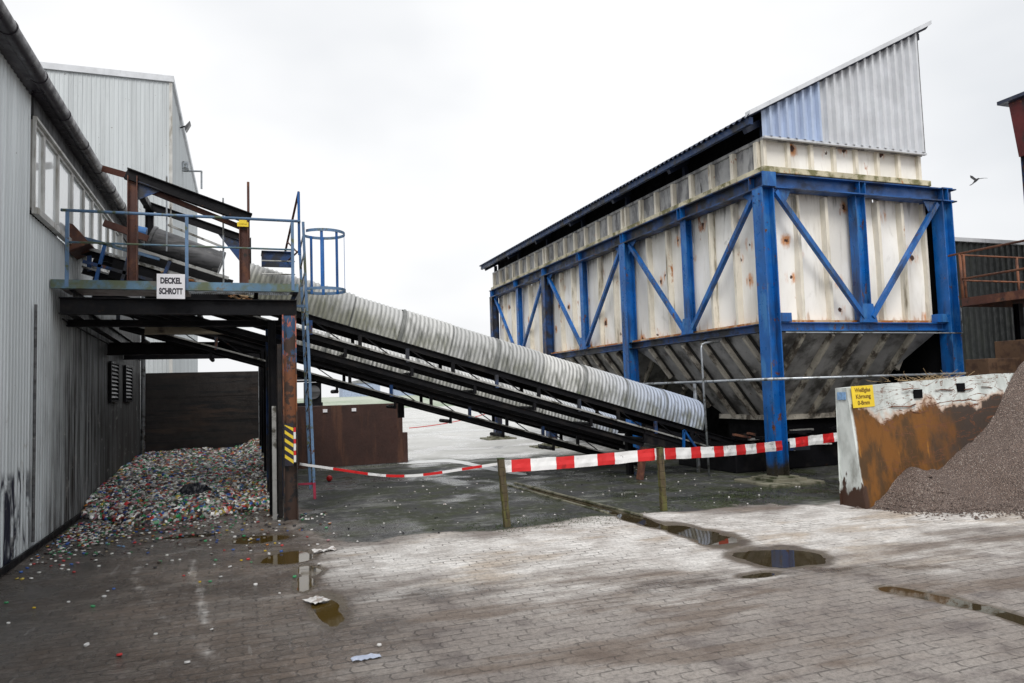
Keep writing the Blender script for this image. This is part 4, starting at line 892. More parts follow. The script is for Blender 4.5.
# diagonals and gussets
def diag(p, q, n): 
    b_ = MB(); b_.bar(p, q, .085, .09, n); b_.build('diagonal_brace', 'blue', silo)
for i in range(NB):
    ym = Y0+(i+.5)*BAY
    for s in (-1, 1):
        diag((X0-.02, ym+s*(BAY/2-.22), ZT0-.06), (X0-.02, ym+s*.16, ZL1+.10), (1, 0, 0))
        MB().prism([(X0-.03, ym+s*(BAY/2-.16), ZT0), (X0-.03, ym+s*(BAY/2-.55), ZT0), (X0-.03, ym+s*(BAY/2-.16), ZT0-.30)], (.012, 0, 0)).build('gusset', 'blue', silo)
    MB().prism([(X0-.06, ym-.22, ZL1), (X0-.06, ym+.22, ZL1), (X0-.06, ym+.14, ZL1+.34), (X0-.06, ym-.14, ZL1+.34)], (.012, 0, 0)).build('gusset', 'blue', silo)
xl, xr = X0+.22, X1-.22
diag((xl, Y0-.07, ZT0-.05), (XM-.10, Y0-.07, ZL1+.10), (0, 1, 0)); diag((xr, Y0-.07, ZT0-.05), (XM+.10, Y0-.07, ZL1+.10), (0, 1, 0))
for a, s in ((X0+.16, 1), (X1-.16, -1)): MB().prism([(a, Y0-.075, ZT0), (a+s*.42, Y0-.075, ZT0), (a+s*.30, Y0-.075, ZT0-.22), (a, Y0-.075, ZT0-.1)], (0, .012, 0)).build('gusset', 'blue', silo)
MB().prism([(XM-.22, Y0-.09, ZL1), (XM+.22, Y0-.09, ZL1), (XM+.13, Y0-.09, ZL1+.36), (XM-.13, Y0-.09, ZL1+.36)], (0, .012, 0)).build('gusset', 'blue', silo)
for x in (X0+.28, X1-.28): MB().box((x-.14, Y0-.10, ZL1+.003), (x+.14, Y0+.06, ZL1+.17)).build('bracket', 'blue', silo, bevel=.006)
# plated walls: shallow folded panels between ribs
def wall_panel(p0, p1, nrm, z0, z1, name='wall_panel', m='silo_white', bulge=.035):
    p0, p1, nrm = Vector(p0), Vector(p1), Vector(nrm); mb = MB()
    sd = random.random()*9
    mb.sheet(lambda u, v: tuple(p0+(p1-p0)*u+Vector((0, 0, z0+(z1-z0)*v))+nrm*(bulge*mnoise.noise(Vector((u*2+sd, v*2.5, sd)))-.02*math.sin(u*PI))), 8, 14)
    return mb.build(name, m, silo, smooth=True, recalc=False)
XR = 13.22; PX, PY = X0+.20, Y0+.24        # wall planes
def ribbed(a, b, nrm, z0, z1, n, skip_ends=True):
    a, b = Vector(a), Vector(b); along = (b-a).normalized()
    for k in range(n):
        wall_panel(a+(b-a)*(k/n), a+(b-a)*((k+1)/n), nrm, z0, z1)
        if k: 
            c = a+(b-a)*(k/n)+Vector(nrm)*.05; MB().bar(c+Vector((0, 0, z0)), c+Vector((0, 0, z1-.3)), .07, .17, nrm).bar(c+along*.065+Vector((0, 0, z0)), c+along*.065+Vector((0, 0, z1-.3)), .055, .012, nrm, 1, (0, -.008)).build('rib', ['silo_rib', 'rib_shade'], silo)  # second bar is a painted shade line next to the rib
for i in range(NB):
    ya, ym, yb = Y0+i*BAY+(.24 if i == 0 else 0), Y0+(i+.5)*BAY, Y0+(i+1)*BAY
    ribbed((PX, ya, 0), (PX, ym, 0), (-1, 0, 0), ZL1, ZT1-.01, 3); ribbed((PX, ym, 0), (PX, yb, 0), (-1, 0, 0), ZL1, ZT1-.01, 3)
    MB().box((PX-.14, ya, ZL1+.004), (PX-.01, yb, ZL1+.05)).build('rust_ledge', 'rust_ledge', silo)
ribbed((PX, PY, 0), (XM, PY, 0), (0, -1, 0), ZL1, ZT1-.01, 3); ribbed((XM, PY, 0), (XR, PY, 0), (0, -1, 0), ZL1, ZT1-.01, 3)
MB().box((XR-.02, PY-.10, ZL1), (XR+.04, YE-.25, ZT0)).build('corner_rib', 'silo_rib', silo)
MB().box((PX, PY-.16, ZL1+.004), (XR, PY-.01, ZL1+.055)).build('rust_ledge', 'rust_ledge', silo)
MB().box((PX+.02, YE-.25, ZL1), (XR, YE-.22, ZT0)).build('rear_wall', 'silo_white', silo)
# upper band with small framed fields
ZB0, ZB1 = ZT1, 6.34
BX0, BX1, BY0, BY1 = X0-.02, 12.98, Y0-.10, YE+.10
MB().box((BX0-.06, BY0-.06, ZB0+.003), (BX1+.14, BY0+.10, ZB0+.115)).build('ledge', 'silo_ledge', silo, bevel=.008)
MB().box((BX0-.06, BY0+.102, ZB0+.003), (BX0+.10, BY1, ZB0+.115)).build('ledge', 'silo_ledge', silo, bevel=.008)
MB().box((BX0+.07, BY0+.09, ZB0+.115), (BX1-.02, BY0+.12, ZB1)).build('band_sheet', 'silo_white', silo)
MB().box((BX0+.07, BY0+.122, ZB0+.115), (BX0+.10, BY1, ZB1)).build('band_sheet', 'silo_band', silo)
MB().box((BX0+.02, BY0+.02, ZB1-.05), (BX1+.04, BY0+.115, ZB1+.01)).build('top_rim', 'silo_band', silo)
MB().box((BX0+.02, BY0+.117, ZB1-.05), (BX0+.115, BY1, ZB1+.01)).build('top_rim', 'silo_band', silo)
nfx = 7
for k in range(nfx+1):
    x = BX0+.05+(BX1-BX0-.10)*k/nfx; MB().box((x-.035, BY0+.015, ZB0+.115), (x+.035, BY0+.088, ZB1-.05)).build('band_rib', 'silo_rib', silo)
for i in range(NB):
    for k in range(8):
        y = Y0+i*BAY+.10+k*(BAY-.20)/7; MB().box((BX0-.03, y-.045, ZB0+.115), (BX0+.068, y+.045, ZB1-.05)).build('band_rib', 'silo_rib', silo)
# funnels
def frustum(y0, y1):
    t_ = [Vector((PX-.08, y0, ZL0)), Vector((XR+.1, y0, ZL0)), Vector((XR+.1, y1, ZL0)), Vector((PX-.08, y1, ZL0))]
    yc = (y0+y1)/2-.15; b_ = [Vector((10.35, yc-.85, 1.12)), Vector((12.15, yc-.85, 1.12)), Vector((12.15, yc+.85, 1.12)), Vector((10.35, yc+.85, 1.12))]
    mb = MB(); mb.add(t_+b_, [(k, (k+1) % 4, 4+(k+1) % 4, 4+k) for k in range(4)]); f = mb.build('funnel', 'funnel', silo, solid=.02)
    for s in range(4):
        a0, a1, c0, c1 = t_[s], t_[(s+1) % 4], b_[s], b_[(s+1) % 4]; nrm = (a1-a0).cross(c0-a0).normalized()
        mid = (a0+a1+c0+c1)/4; ctr = sum(t_+b_, Vector())/8
        if (mid-ctr).dot(nrm) < 0: nrm = -nrm
        dlen = (a1-a0).length; slope = ((c0+c1)/2-(a0+a1)/2); n = int(dlen/.62)
        w0 = (c1-c0).length
        for k in range(1, n):
            u = k/n; p = a0.lerp(a1, u)
            # ribs run straight down the slope and stop at the corner seam
            off = abs(u-.5)*dlen
            tt = 1.0 if off < w0/2 else max(.08, 1-(off-w0/2)/((dlen-w0)/2))
            q = p+slope*tt; mb = MB(); mb.bar(p+nrm*.06, q+nrm*.06, .07, .12, nrm); sdv = (a1-a0).normalized()*.075; mb.bar(p+nrm*.028+sdv, q+nrm*.028+sdv, .08, .012, nrm, 1); mb.build('rib', ['funnel_rib', 'rib_shade'], f)  # dark second bar imitates the shadow line beside each funnel rib
    MB().box((10.28, yc-.92, 1.02), (12.22, yc-.84, 1.12)).build('lip', 'funnel_rib', f); MB().box((10.28, yc-.838, 1.02), (10.36, yc+.92, 1.12)).build('lip', 'funnel_rib', f)
    MB().box((10.42, yc-.78, .55), (12.08, yc+.78, 1.1)).build('outlet', 'dark_opening', f)
for i in range(NB): frustum(Y0+i*BAY+.12, Y0+(i+1)*BAY-.12)
# lean-to roof and gable
RX0, RX1 = X0-.42, 13.20
def rz(x): return 6.60+(x-RX0)*(8.93-6.60)/(RX1-RX0)
mb = MB(); n = int((YE+.9-(Y0-.28))/.177); ya, yb = Y0-.28, YE+.35
nv = 6
vs = []
for i in range(n*6+1):
    y = ya+(yb-ya)*i/(n*6); h = .026*math.cos(2*PI*i/6)
    vs += [(RX0-.03, y, rz(RX0)+h+.03), (RX1+.02, y, rz(RX1)+h+.03)]
mb.add(vs, [(2*i, 2*i+2, 2*i+3, 2*i+1) for i in range(n*6)]); mb.build('roof_sheet', 'roof_dark', silo, solid=.008, recalc=False)
for x in (RX0+.06, X0+.6, 11.2, RX1-.12): MB().bar((x, ya+(.05 if x < X0 else .16), rz(x)-.07), (x, yb-.05, rz(x)-.07), .08, .13).build('purlin', 'eave_blue' if x < X0 else 'roof_dark', silo)
for i in range(2*NB+1):
    y = Y0+i*BAY/2+.02; MB().bar((RX0+.1, y, rz(RX0+.1)-.19), (RX1-.15, y, rz(RX1-.15)-.19), .10, .12).build('rafter', 'roof_dark', silo)
    MB().box((X0+.06, y-.05, ZB1+.01), (X0+.16, y+.05, rz(X0+.06)-.24)).build('roof_strut', 'roof_dark', silo)
MB().box((X0+.20, Y0+.1, ZB1-.1), (X0+.24, YE, rz(X0+.2)-.02)).build('eaves_shade_board', 'dark_opening', silo)  # added black board makes the gap under the roof look dark
MB().box((X1-.06, Y0+.22, .05), (X1-.02, YE-.2, ZT0)).build('added_dark_sheet', 'dark_opening', silo)  # added black sheet stands for the darkness behind posts and funnels
MB().box((XR+.05, Y0+.5, ZL0), (X1-.07, Y0+.54, ZT0)).build('added_dark_sheet', 'dark_opening', silo)  # another added sheet, blackens the void beside the right post
MB().hbeam((X1+.36, Y0+.25, 0), (X1+.36, Y0+.25, ZT0+.1), .17, .17, .016, (1, 0, 0)).build('stub_post', 'blue', silo)
MB().box((X0+.2, Y0+.2, ZB1-.2), (XR-.2, YE-.2, ZB1-.15)).build('cover_sheet', 'dark_opening', silo)
MB().prism([(RX0-.02, ya-.03, rz(RX0)+.035), (RX1+.06, ya-.03, rz(RX1+.06)+.035), (RX1+.06, ya-.03, rz(RX1+.06)+.12), (RX0-.02, ya-.03, rz(RX0)+.12)], (0, .14, 0)).build('verge_flashing', 'gable', silo)
GY_ = Y0-.16; gx0, gx1, gxs = X0-.07, 12.93, 10.35
for a, b_, m, n in ((gx0, gxs, 'gable_blue', 7), (gxs, gx1, 'gable', 13)):
    mb = MB(); corr((a, GY_, 0), (b_, GY_, 0), n, .075, (0, -1, 0), ZB1-.02, 0, mb, zf=lambda t, a=a, b_=b_: rz(a+(b_-a)*t)+.02); mb.build('gable_sheet', m, silo, recalc=False)
MB().box((gx1-.01, GY_-.05, ZB1-.04), (gx1+.03, GY_+.05, rz(gx1))).build('gable_edge', 'drum', silo)
MB().box((gx0, GY_-.055, ZB1-.06), (gx1+.06, GY_+.01, ZB1-.022)).build('gable_edge', 'gable', silo)
# back side sheet of the lean-to (closing the high side)
mb = MB(); corr((gx1+.1, GY_+.3, 0), (gx1+.1, yb-.2, 0), 60, .04, (1, 0, 0), ZB1, rz(gx1+.1)-.05, mb); mb.build('rear_sheet', 'gable', silo, recalc=False)
# pipes on the frame
mb = MB(); mb.path([(9.3, Y0-.13, 2.70), (XR+.5, Y0-.13, 2.68), (XR+.5, Y0-.13, 3.2)], .016, 6); mb.build('cable_pipe', 'galv', silo)

gr = thing('pipe_guard_rail', (9.0, 13, 0), 'thin galvanised pipe rail running round the bunker legs', 'guard rail')
mb = MB(); mb.path([(8.86, 16.0, 1.86), (8.86, 10.72, 1.86)], .028, 8); mb.build('rail', 'galv', gr, smooth=True)
mb = MB(); mb.path([(8.86, 10.70, 1.86), (14.6, 10.70, 1.86)], .026, 8); mb.build('rail', 'galv', gr, smooth=True)
for y in (13.15,): MB().tube((8.86, y, 0), (8.86, y, 1.83), .04, 8).build('stanchion', 'galv', gr)
wp = thing('thin_water_pipe', (8.6, 12.45, 0), 'thin upright galvanised pipe in front of the conveyor end', 'pipe')
mb = MB(); mb.path([(8.62, 12.45, 0), (8.58, 12.45, 2.52), (8.60, 12.45, 2.6), (8.68, 12.45, 2.63), (9.05, 12.5, 2.66)], .022, 8); mb.build('pipe', 'galv', wp, smooth=True)
# scrap machinery under the bunker
sc = thing('scrap_pile', (9.9, 13.2, 0), 'dark jumble of belt rollers and scrap boards under the nearest funnel', 'scrap')
mb = MB(); mb.box((9.3, 12.5, .0), (12.6, 14.6, .48)); mb.build('hopper_base', 'black_steel', sc, bevel=.02)
random.seed(21)
for k in range(26):
    x = random.uniform(9.2, 11.6); y = random.uniform(12.0, 12.6); z = random.uniform(.45, .8); a = random.uniform(-.4, .4); l = random.uniform(.15, .6)
    MB().bar((x, y, z), (x+l*math.cos(a), y+random.uniform(-.1, .1), z+l*math.sin(a)*.5), random.uniform(.04, .12), random.uniform(.02, .06)).build('scrap_piece', random.choice(['black_steel', 'black_steel', 'rust_beam', 'blue_dirty', 'grey_edge', 'paper']), sc)
MB().bar((9.5, 12.0, .52), (10.7, 12.0, .50), .08, .14).build('blue_channel', 'blue_dirty', sc)

# ------------------------------------------------------------------ barrier band on wooden posts
def wpost(x, y, h, lean, label):
    t = thing('wooden_post', (x, y, 0), label, 'post', 'wooden barrier posts')
    mb = MB(); n = 8
    for k in range(n):
        z0, z1 = h*k/n, h*(k+1)/n; j = .004
        mb.bar((x+lean*z0, y, z0), (x+lean*z1, y, z1), .085+.006*math.sin(k*2.3), .075+.005*math.cos(k*1.7), (0, 1, 0))
    mb.build('timber', 'wood_post', t, bevel=.008)
    MB().bar((x+lean*h, y, h+.0), (x+lean*h, y, h+.012), .088, .08, (0, 1, 0)).build('mossy_top', 'moss', t)
wpost(3.28, 9.34, .90, -.07, 'left wooden post of the red and white barrier, leaning slightly left')
wpost(5.70, 9.39, .90, -.02, 'right wooden post of the red and white barrier, beside the drain channel')
bt = thing('red_white_barrier', (5.7, 9.3, 0), 'red and white banded barrier tape stretched between wooden posts and the blue leg', 'barrier')
def band(p, q, sag, first, segs, name):
    p, q = Vector(p), Vector(q); Lh = (q-p).length; red = first; s = 0
    nrm = (q-p).cross(Vector((0, 0, 1))).normalized(); i = 0
    def at(u, v):
        b_ = p.lerp(q, u); w = .012*mnoise.noise(Vector((u*22, v*1.5, 3)))+.012*math.sin(u*7); return b_+Vector((0, 0, -sag*4*u*(1-u)+v*.165+.012*mnoise.noise(Vector((u*9, v, 8)))))+nrm*(w+.004*math.sin(v*6))
    while s < Lh-.01:
        ln = (.27 if red else .36)*random.uniform(.93, 1.07)*(.35 if s == 0 else 1); e = min(Lh, s+ln); mb = MB()
        mb.sheet(lambda u, v: tuple(at((s+(e-s)*u)/Lh, v)), 8, 3)
        mb.build(name+('_red_field' if red else '_white_field'), 'red' if red else 'white', bt, solid=.006, recalc=False); s = e; red = not red
band((3.26, 9.395, .715), (5.70, 9.445, .735), .02, False, 0, 'band')
band((5.70, 9.445, .735), (8.98, 10.74, .60), .03, False, 0, 'band')
band((9.16, 10.74, .63), (10.9, 10.70, .72), .0, False, 0, 'band')
sl = thing('slack_barrier_tape', (2.2, 10.6, 0), 'narrow red and white tape sagging from the ladder to the left wooden post', 'barrier tape')
P0, P1 = Vector((.80, 11.6, .80)), Vector((3.25, 9.36, .83)); nseg = 44; pts = []
for k in range(nseg+1):
    u = k/nseg; pts.append(P0.lerp(P1, u)+Vector((0, 0, -.15*4*u*(1-u)+.02*math.sin(u*9))))
for c in range(11):
    mb = MB(); 
    for k in range(c*4, c*4+4):
        a, b_ = pts[k], pts[k+1]; mb.bar(a, b_, .012, .035)
    mb.build('tape_length', 'red' if c in (2, 3, 5, 7, 9) else 'white', sl)
mb = MB(); bmx = bmesh.new(); bmesh.ops.create_uvsphere(bmx, u_segments=16, v_segments=10, radius=.065); me = bpy.data.meshes.new('ball'); bmx.to_mesh(me); bmx.free(); me.materials.append(M['red']); me.polygons.foreach_set('use_smooth', [True]*len(me.polygons))
ball = bpy.data.objects.new('red_float', me); C.objects.link(ball); ball.location = (1.35, 13.6, .42)
ball.location = (1.72, 16.2, .065); tag(ball, 'small red ball lying at the foot of the rusty plate wall', 'ball')
ft = thing('far_red_rope', (7, 30, 0), 'thin faded red rope sagging across the far pale yard', 'rope')
mb = MB(); mb.path([(6.2+u*5.6, 29+u*3, .45-.30*4*u*(1-u)*.6+u*.75) for u in [k/16 for k in range(17)]], .018, 6); mb.build('rope', 'red', ft)

# ------------------------------------------------------------------ rusty plate wall and machine behind
sk = thing('rusty_plate_wall', (2.4, 19.2, 0), 'dark brown rusty steel plate wall standing in the yard beyond the ladder', 'wall')
MB().box((.75, 19.2, .02), (3.93, 19.32, 1.57)).build('plate', 'skip', sk, bevel=.01)
MB().box((3.93, 19.22, .02), (4.06, 19.34, .80)).build('foot_plate', 'skip', sk, bevel=.01)
for x in (1.9, 2.62):
    MB().box((x, 19.17, 1.40), (x+.11, 19.197, 1.48)).build('lug', 'white_paint', sk)
for x in (1.0, 2.4, 3.8): MB().bar((x, 19.4, 1.4), (x, 20.3, .02), .08, .08).build('strut', 'black_steel', sk)
mc = thing('dark_machine', (1.9, 24, 0), 'black machine with a round wheel visible above the rusty plate wall', 'machine')
mb = MB(); mb.box((1.2, 24, 1.4), (2.38, 24.8, 1.62)); mb.box((1.2, 24.3, 0), (1.4, 24.6, 1.4)); mb.box((2.1, 24.3, 0), (2.3, 24.6, 1.4)); mb.box((1.25, 24.2, 1.62), (1.45, 24.7, 2.28)); mb.box((1.85, 24.2, 1.62), (2.36, 24.7, 2.26)); mb.build('body', 'black_steel', mc)
mb = MB(); mb.box((1.1, 24.0, 2.28), (2.5, 24.8, 2.33)); mb.box((1.2, 24.2, 2.36), (2.2, 24.7, 2.52)); mb.box((1.5, 24.2, 2.33), (1.6, 24.4, 2.36)); mb.build('lid', 'black_steel', mc)
mb = MB(); mb.tube((2.1, 24.15, 1.95), (2.1, 24.2, 1.95), .22, 20); mb.build('wheel', 'drum', mc); 

# ------------------------------------------------------------------ right side: barrier wall, gravel, steps, walkway, shed, red bin
cw = thing('battered_barrier_wall', (9.9, 8.5, 0), 'white painted steel faced barrier wall with large orange rust patch beside the gravel', 'wall')
wx0, wx1 = 8.15, 13.6
def wprof(x, top): return [(x, 8.30-.03, top), (x, 8.10, -.01), (x, 8.62, -.01), (x, 8.58, top)]
mb = MB(); nu, nvv = 60, 14; a0 = wx0
def face(u, v):
    x = wx0+(wx1-wx0)*u; zt = 1.69+.14*min(1, u*1.7); y = 8.10+.18*v; dent = .05*mnoise.noise(Vector((x*.9, v*2, 4)))*min(1, u*12)
    if abs(x-9.25) < .06 and .86 < v < .95: dent -= 0
    return (x-.04*v*(1-u), y+dent, zt*v-.005*(1-v))
mb.sheet(face, nu, nvv)
top = [face(k/nu, 1) for k in range(nu+1)]; b0 = len(mb.v)
vs = []
for p in top: vs += [p, (p[0], 8.49, p[2])]
mb.add(vs, [(2*i, 2*i+2, 2*i+3, 2*i+1) for i in range(nu)])
bk = [((p[0]), 8.49, p[2]) for p in top]; vs = []
for p in bk: vs += [p, (p[0], 8.53, -.01)]
mb.add(vs, [(2*i, 2*i+2, 2*i+3, 2*i+1) for i in range(nu)])
mb.add([face(0, k/nvv) for k in range(nvv+1)]+[(wx0-.04, 8.49, 1.69), (wx0, 8.53, -.01)], [tuple(range(nvv+3))])
mb.build('wall_body', 'wallrust', cw)
mb = MB()
for x, z in ((9.36, 1.50), (10.24, 1.57)):
    mb.box((x, 8.235, z), (x+.15, 8.262, z+.13))
mb.build('lifting_slot', 'dark_opening', cw)
mb = MB(); random.seed(5)
for z, xa, xb in ((1.62, 8.6, 10.9), (1.40, 8.9, 10.6), (1.30, 9.3, 11.2)):
    x = xa; zz = z
    while x < xb:
        l = random.uniform(.08, .26); z2 = zz+random.uniform(-.03, .03)
        if random.random() < .75: mb.bar((x, 8.238+.18*(1-min(1, zz/1.72)*1)*-0+.0, zz), (x+l, 8.236, z2), .02, random.uniform(.006, .016))
        x += l; zz = z+(z2-z)*.7
mb.build('rust_scab', 'rust_rail', cw)
ys_ = thing('yellow_notice', (8.5, 8.2, 1.5), 'small yellow notice with three lines of text on the rusted barrier wall', 'sign')
cxs, cys, czs = 8.36, 8.236, 1.56
tl = .06
U = Vector((-.06, .0, 1)).normalized(); Xd = Vector((1, 0, .03)).normalized()
q = [Vector((cxs, cys, czs))+Xd*a*.20+U*b_*.155 for a, b_ in ((-1, -1), (1, -1), (1, 1), (-1, 1))]
MB().prism(q, (0, -.008, 0)).build('plate', 'yellow', ys_)
for s_t, dz_, sz in (('Weißglas', .092, .085), ('Körnung', .0, .085), ('0-8mm', -.092, .085)):
    p = Vector((cxs, cys-.0095, czs))+U*dz_; text('lettering', s_t, p, sz, 'ink_brown', ys_, Xd, U, .92, .001, .002)
bl = thing('faded_blue_label', (8.23, 8.42, 1.58), 'faded blue square label on the narrow white end of the barrier wall', 'label')
MB().box((wx0-.052, 8.29, 1.52), (wx0-.044, 8.45, 1.63)).build('label_sheet', 'blue_pale', bl)
M['label_blue'] = mat('faded_blue_label', (.22, .38, .62), .6, var=.3, vs=20); bl.children[0].data.materials[0] = M['label_blue']

# gravel heap
def gz(x, y):
    # ridge climbs to the right; foot line runs to the lower right
    prof = [(7.95, 0), (8.2, .10), (8.7, .31), (9.14, .42), (9.6, .41), (10.0, .60), (10.42, .82), (10.78, 1.14), (11.1, 1.46), (11.45, 1.84), (12, 2.2), (13, 2.6), (15, 3.0), (19, 3.1)]
    def P(xx):
        for (a, ha), (b_, hb) in zip(prof[:-1], prof[1:]):
            if xx <= b_: return ha+(hb-ha)*max(0, (xx-a))/(b_-a)
        return prof[-1][1]
    h0 = P(x); foot = 8.2-(.55 if x > 8.3 else .3)-(x-8.4)*.70-.25*max(0, x-10)
    foot += .25*mnoise.noise(Vector((x*.9, 5, 2)))+.08*mnoise.noise(Vector((x*3, 5, 2))); width = max(.3, 8.2-foot); t = (y-foot)/width
    if t <= 0: return -.03
    h = h0*(t**1.15 if t < 1 else 1-(t-1)*.0)
    n_ = .16*mnoise.noise(Vector((x*1.3, y*1.3, 0)))+.05*mnoise.noise(Vector((x*3.2, y*3.2, 1)))+.02*mnoise.noise(Vector((x*9, y*9, 1)))+.01*mnoise.noise(Vector((x*24, y*24, 1)))
    h += .17*math.exp(-((x-9.0)/.3)**2-((y-7.95)/.3)**2)
    return h+n_*min(1, t*3)*min(1, h0*2.5)
mb = MB(); mb.sheet(lambda u, v: (7.9+u*9.75, 1.5+v*6.74, gz(7.9+u*9.75, 1.5+v*6.74)), 270, 200)
gh = mb.build('gravel_heap', 'gravel', smooth=True, recalc=False); tag(gh, 'high heap of grey brown crushed glass gravel against the barrier wall', 'gravel', kind='stuff')
# single stones thrown round the foot, part of the same heap material
mb = MB(); random.seed(11)
for k in range(1400):
    x = random.uniform(8.2, 11.5); yf = 8.2-.5-(x-8.4)*.62; y = yf+random.gauss(-.05, .28); r = random.uniform(.006, .022)*(2 if k % 40 == 0 else 1); z = max(0, gz(x, y))+r*.3
    if y > 8.05: continue
    mb.add([(x+r, y, z), (x-r*.8, y+r*.4, z), (x, y-r, z), (x-.2*r, y+r, z), (x, y, z+r*.9)], [(0, 3, 4), (3, 1, 4), (1, 2, 4), (2, 0, 4), (0, 2, 1, 3)])
tag(mb.build('gravel_spill', 'gravel'), 'loose stones spilled at the foot of the gravel heap', 'gravel', kind='stuff')
# straw on the wall top
mb = MB(); random.seed(9)
for k in range(120):
    x = random.choice([random.gauss(9.9, .28), random.gauss(10.2, .15), random.uniform(8.9, 11.2)]); y = random.uniform(8.3, 8.62); z = 1.76
    a = random.uniform(0, 2*PI); l = random.uniform(.08, .34); e = abs(random.gauss(0, .4))
    mb.bar((x, y, z), (x+l*math.cos(a)*math.cos(e), y+l*.5*math.sin(a), z+l*math.sin(e)*.8), .005, .004)
tag(mb.build('dry_straw', 'straw'), 'dry straw and twigs lying along the top of the barrier wall', 'straw', kind='stuff')

st = thing('rusty_steps', (12.6, 9.3, 1.8), 'brown rusty steel step boxes above the barrier wall next to the gravel', 'steps')
MB().box((12.15, 9.15, 1.70), (12.98, 9.6, 2.10)).build('step', 'brown_step', st, bevel=.01); MB().box((12.92, 9.05, 1.9), (13.8, 9.6, 2.42)).build('step', 'brown_step', st, bevel=.01)
MB().bar((12.7, 9.0, 1.82), (13.55, 8.95, 2.75), .05, .10, (0, 1, 0)).build('stringer', 'brown_step', st); MB().box((12.2, 9.2, 0), (13.8, 9.55, 1.70)).build('base', 'black_steel', st)
wk = thing('rusty_walkway', (14.0, 9, 0), 'rusty brown steel walkway with pipe railing right of the blue frame', 'walkway')
wX, wY, wZ = 13.36, 10.50, 3.32
MB().channel((wX, wY, wZ-.06), (wX, 5.8, wZ-.06), .07, .16, .012).build('edge_beam', 'rust_beam', wk)
MB().channel((wX, wY+.04, wZ-.06), (17.0, wY+.04, wZ-.06), .07, .16, .012).build('edge_beam', 'rust_beam', wk)
MB().box((wX+.04, 5.8, wZ-.02), (17.0, wY, wZ+.01)).build('floor_plate', 'rust_beam', wk)
for x, y in ((wX, wY), (wX+.13, wY+.03), (15.0, wY+.03), (wX, 9.0), (wX, 7.4)): MB().tube((x, y, wZ-.1), (x, y, 4.22), .026, 8).build('railing_post', 'rust_rail', wk, smooth=True)
for z in (4.23, 3.72):
    MB().tube((wX, wY+.25 if z > 4 else wY, z), (wX, 5.8, z), .022, 8).build('rail', 'rust_rail', wk, smooth=True)
    MB().tube((wX, wY+.03, z-.02), (17.0, wY+.03, z-.02), .018, 8).build('rail', 'rust_rail', wk, smooth=True)
for x, y in ((14.6, 10.3), (16.8, 10.3), (16.8, 6.2)): MB().hbeam((x, y, 0), (x, y, wZ-.1), .12, .12, .012).build('leg', 'black_steel', wk)
sh = thing('dark_shed', (20, 16.5, 0), 'dark green black sheet metal shed behind the rusty walkway', 'shed')
mb = MB(); corr((14.8, 16, 0), (30, 16, 0), 60, .04, (0, -1, 0), 0, 5.86, mb); mb.build('wall', 'dark_shed', sh, recalc=False)
MB().box((14.8, 15.9, 5.862), (30, 20, 5.98)).build('roof_edge', 'gable', sh); MB().box((14.8, 16.05, 0), (14.9, 20, 5.85)).build('end_wall', 'dark_shed', sh)
MB().tube((14.9, 12.4, 0), (14.7, 12.4, 3.3), .012, 6).build('conduit', 'galv', sh) if False else None
rb = thing('red_bin_tower', (21, 12, 0), 'dark red sheet metal bin on a blue frame at the right edge', 'silo')
rxx = 20.1
mb = MB(); mb.prism([(rxx, 14.0, 9.35), (rxx, 8.0, 9.35), (rxx+.25, 8.0, 7.85), (rxx+.25, 14.0, 7.85)], (3.5, 0, 0)); mb.build('bin', 'red_wall', rb)
MB().box((rxx-.18, 7.8, 9.352), (rxx+3.7, 14.2, 9.45)).build('roof', 'roof_dark', rb)
for y in (13.85, 8.2): MB().hbeam((rxx+.40, y, 0), (rxx+.40, y, 7.845), .25, .25, .02).build('leg', 'blue_dirty', rb)
MB().box((rxx+.1, 8.0, 5.99), (rxx+3.5, 13.6, 6.5)).build('lower_box', 'dark_shed', rb)

# ------------------------------------------------------------------ bits of litter, moss tufts, bird
def scrap_sheet(name, x, y, w, l, rot, m, label, cat, amp=.03):
    mb = MB(); sd = random.random()*10; ca, sa = math.cos(rot), math.sin(rot)
    def f(u, v):
        px, py = (u-.5)*w, (v-.5)*l; return (x+px*ca-py*sa, y+px*sa+py*ca, .008+amp*abs(mnoise.noise(Vector((u*3.1+sd, v*2.7, sd)))))
    mb.sheet(f, 10, 8); o = mb.build(name, m, solid=.002); return tag(o, label, cat)
scrap_sheet('crushed_carton', .88, 8.95, .26, .12, .2, 'paper', 'torn white carton lying at the edge of the amber puddle', 'carton', .06)
scrap_sheet('crumpled_newspaper', .60, 6.85, .16, .2, .5, 'paper', 'crumpled torn newspaper beside the small brown puddle', 'paper', .025)
scrap_sheet('foil_wrapper', .78, 5.21, .20, .06, .1, 'foil', 'pale blue crushed foil wrapper on the foreground paving', 'wrapper', .04)
random.seed(33)
mb = MB()
for k in range(260):
    x = random.uniform(1.0, 9.0); y = random.uniform(9.2, 16) if k < 300 else random.uniform(4.5, 9)
    r = random.uniform(.006, .022)*(1.6 if k % 17 == 0 else 1); z = .004
    if abs(x-5.05) < .3: continue
    mb.add([(x+r, y, z), (x-r*.8, y+r*.6, z), (x, y-r, z), (x, y, z+r*.8)], [(0, 1, 3), (1, 2, 3), (2, 0, 3), (0, 2, 1)], k % 3 == 0 and 1 or 0)
tag(mb.build('loose_grit', ['paper', 'black_steel']), 'scattered grit and chips over the yard paving', 'grit', kind='stuff')
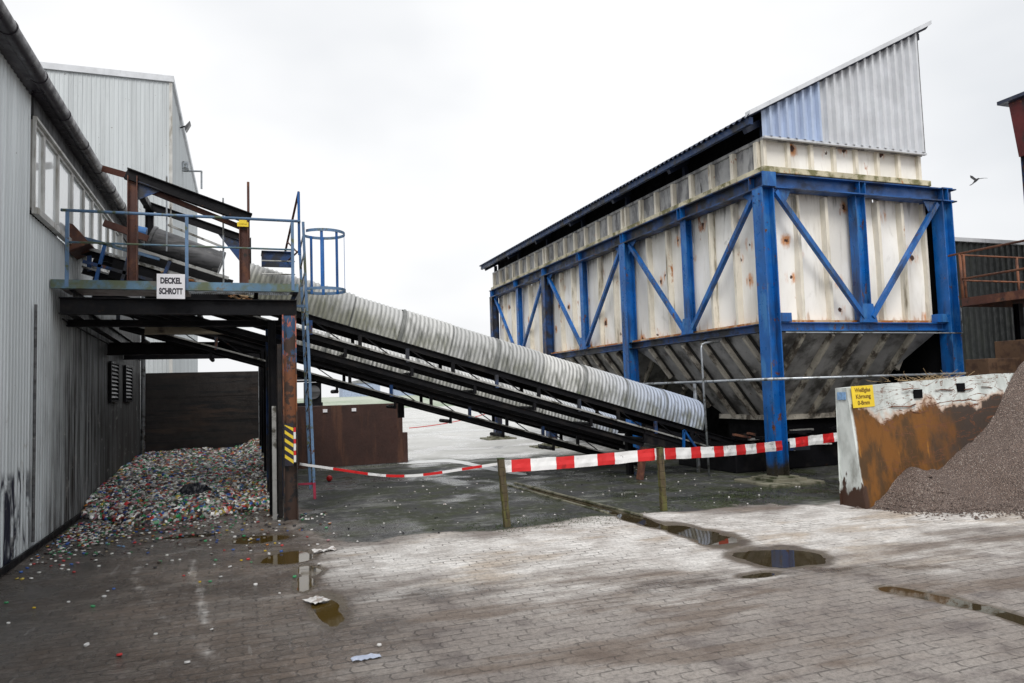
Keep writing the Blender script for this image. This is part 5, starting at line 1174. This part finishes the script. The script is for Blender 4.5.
def tuft_cluster(x, y, r, n):
    global tmb
    for k in range(n):
        a = random.uniform(0, 2*PI); rr = r*math.sqrt(random.random()); px, py = x+rr*math.cos(a), y+rr*math.sin(a); h = random.uniform(.005, .022); b_ = random.uniform(0, 2*PI)
        tmb.add([(px-.006*math.cos(b_), py-.006*math.sin(b_), .002), (px+.006*math.cos(b_), py+.006*math.sin(b_), .002), (px+.02*math.sin(b_), py, h)], [(0, 1, 2)])
tmb = MB()
for x, y, r, n in ((3.35, 9.3, .35, 260), (3.9, 9.4, .5, 240), (4.5, 9.2, .35, 160), (3.0, 9.5, .3, 120), (8.2, 9.9, .8, 700), (7.4, 9.6, .7, 400), (2.6, 18.9, .6, 300), (1.6, 18.8, .6, 300), (3.5, 18.9, .5, 220), (6.6, 9.8, .6, 300), (9.4, 10.2, .4, 200), (5.8, 9.5, .25, 100)): tuft_cluster(x, y, r, n)
tag(tmb.build('moss_tufts', 'moss', recalc=False), 'low green moss and weeds in the paving joints', 'moss', kind='stuff')

bd = MB(); bp = Vector((26.6, 20, 9.32))
def BP(x, y, z): return tuple(bp+Vector((x, y, z)))
body = [(-.24, -.02, -.16, .012), (-.14, -.01, -.09, .022), (-.05, 0, -.03, .042), (.04, 0, .03, .040), (.11, .01, .07, .028), (.15, .01, .09, .022), (.20, .01, .10, .004)]
rings = []
for (x, y, z, r) in body: rings.append([BP(x-.5*r*math.cos(a), y+r*math.sin(a), z+.85*r*math.cos(a)) for a in [2*PI*k/8 for k in range(8)]])
bd.add([v for rg in rings for v in rg], [(i*8+k, i*8+(k+1) % 8, (i+1)*8+(k+1) % 8, (i+1)*8+k) for i in range(len(rings)-1) for k in range(8)]+[tuple(range(8)), tuple(range(48, 56))])
bd.add([BP(-.20, -.03, -.14), BP(-.20, .03, -.14), BP(-.32, .05, -.20), BP(-.34, -.04, -.22)], [(0, 1, 2, 3)])
bd.add([BP(.08, .02, .06), BP(-.04, .02, -.01), BP(.02, .16, .10), BP(.13, .15, .16), BP(.10, .30, .20), BP(.20, .28, .27), BP(.24, .42, .34)], [(0, 1, 2, 3), (3, 2, 4, 5), (5, 4, 6)])
bd.add([BP(.08, -.02, .06), BP(-.04, -.02, -.01), BP(.0, -.16, .02), BP(.11, -.15, .06), BP(.02, -.32, .0), BP(.12, -.30, .02), BP(.02, -.46, -.04)], [(0, 1, 2, 3), (3, 2, 4, 5), (5, 4, 6)])
b_ = bd.build('flying_bird', 'feather', solid=.008, smooth=False); tag(b_, 'small dark bird flying in the sky right of the bunker', 'bird')
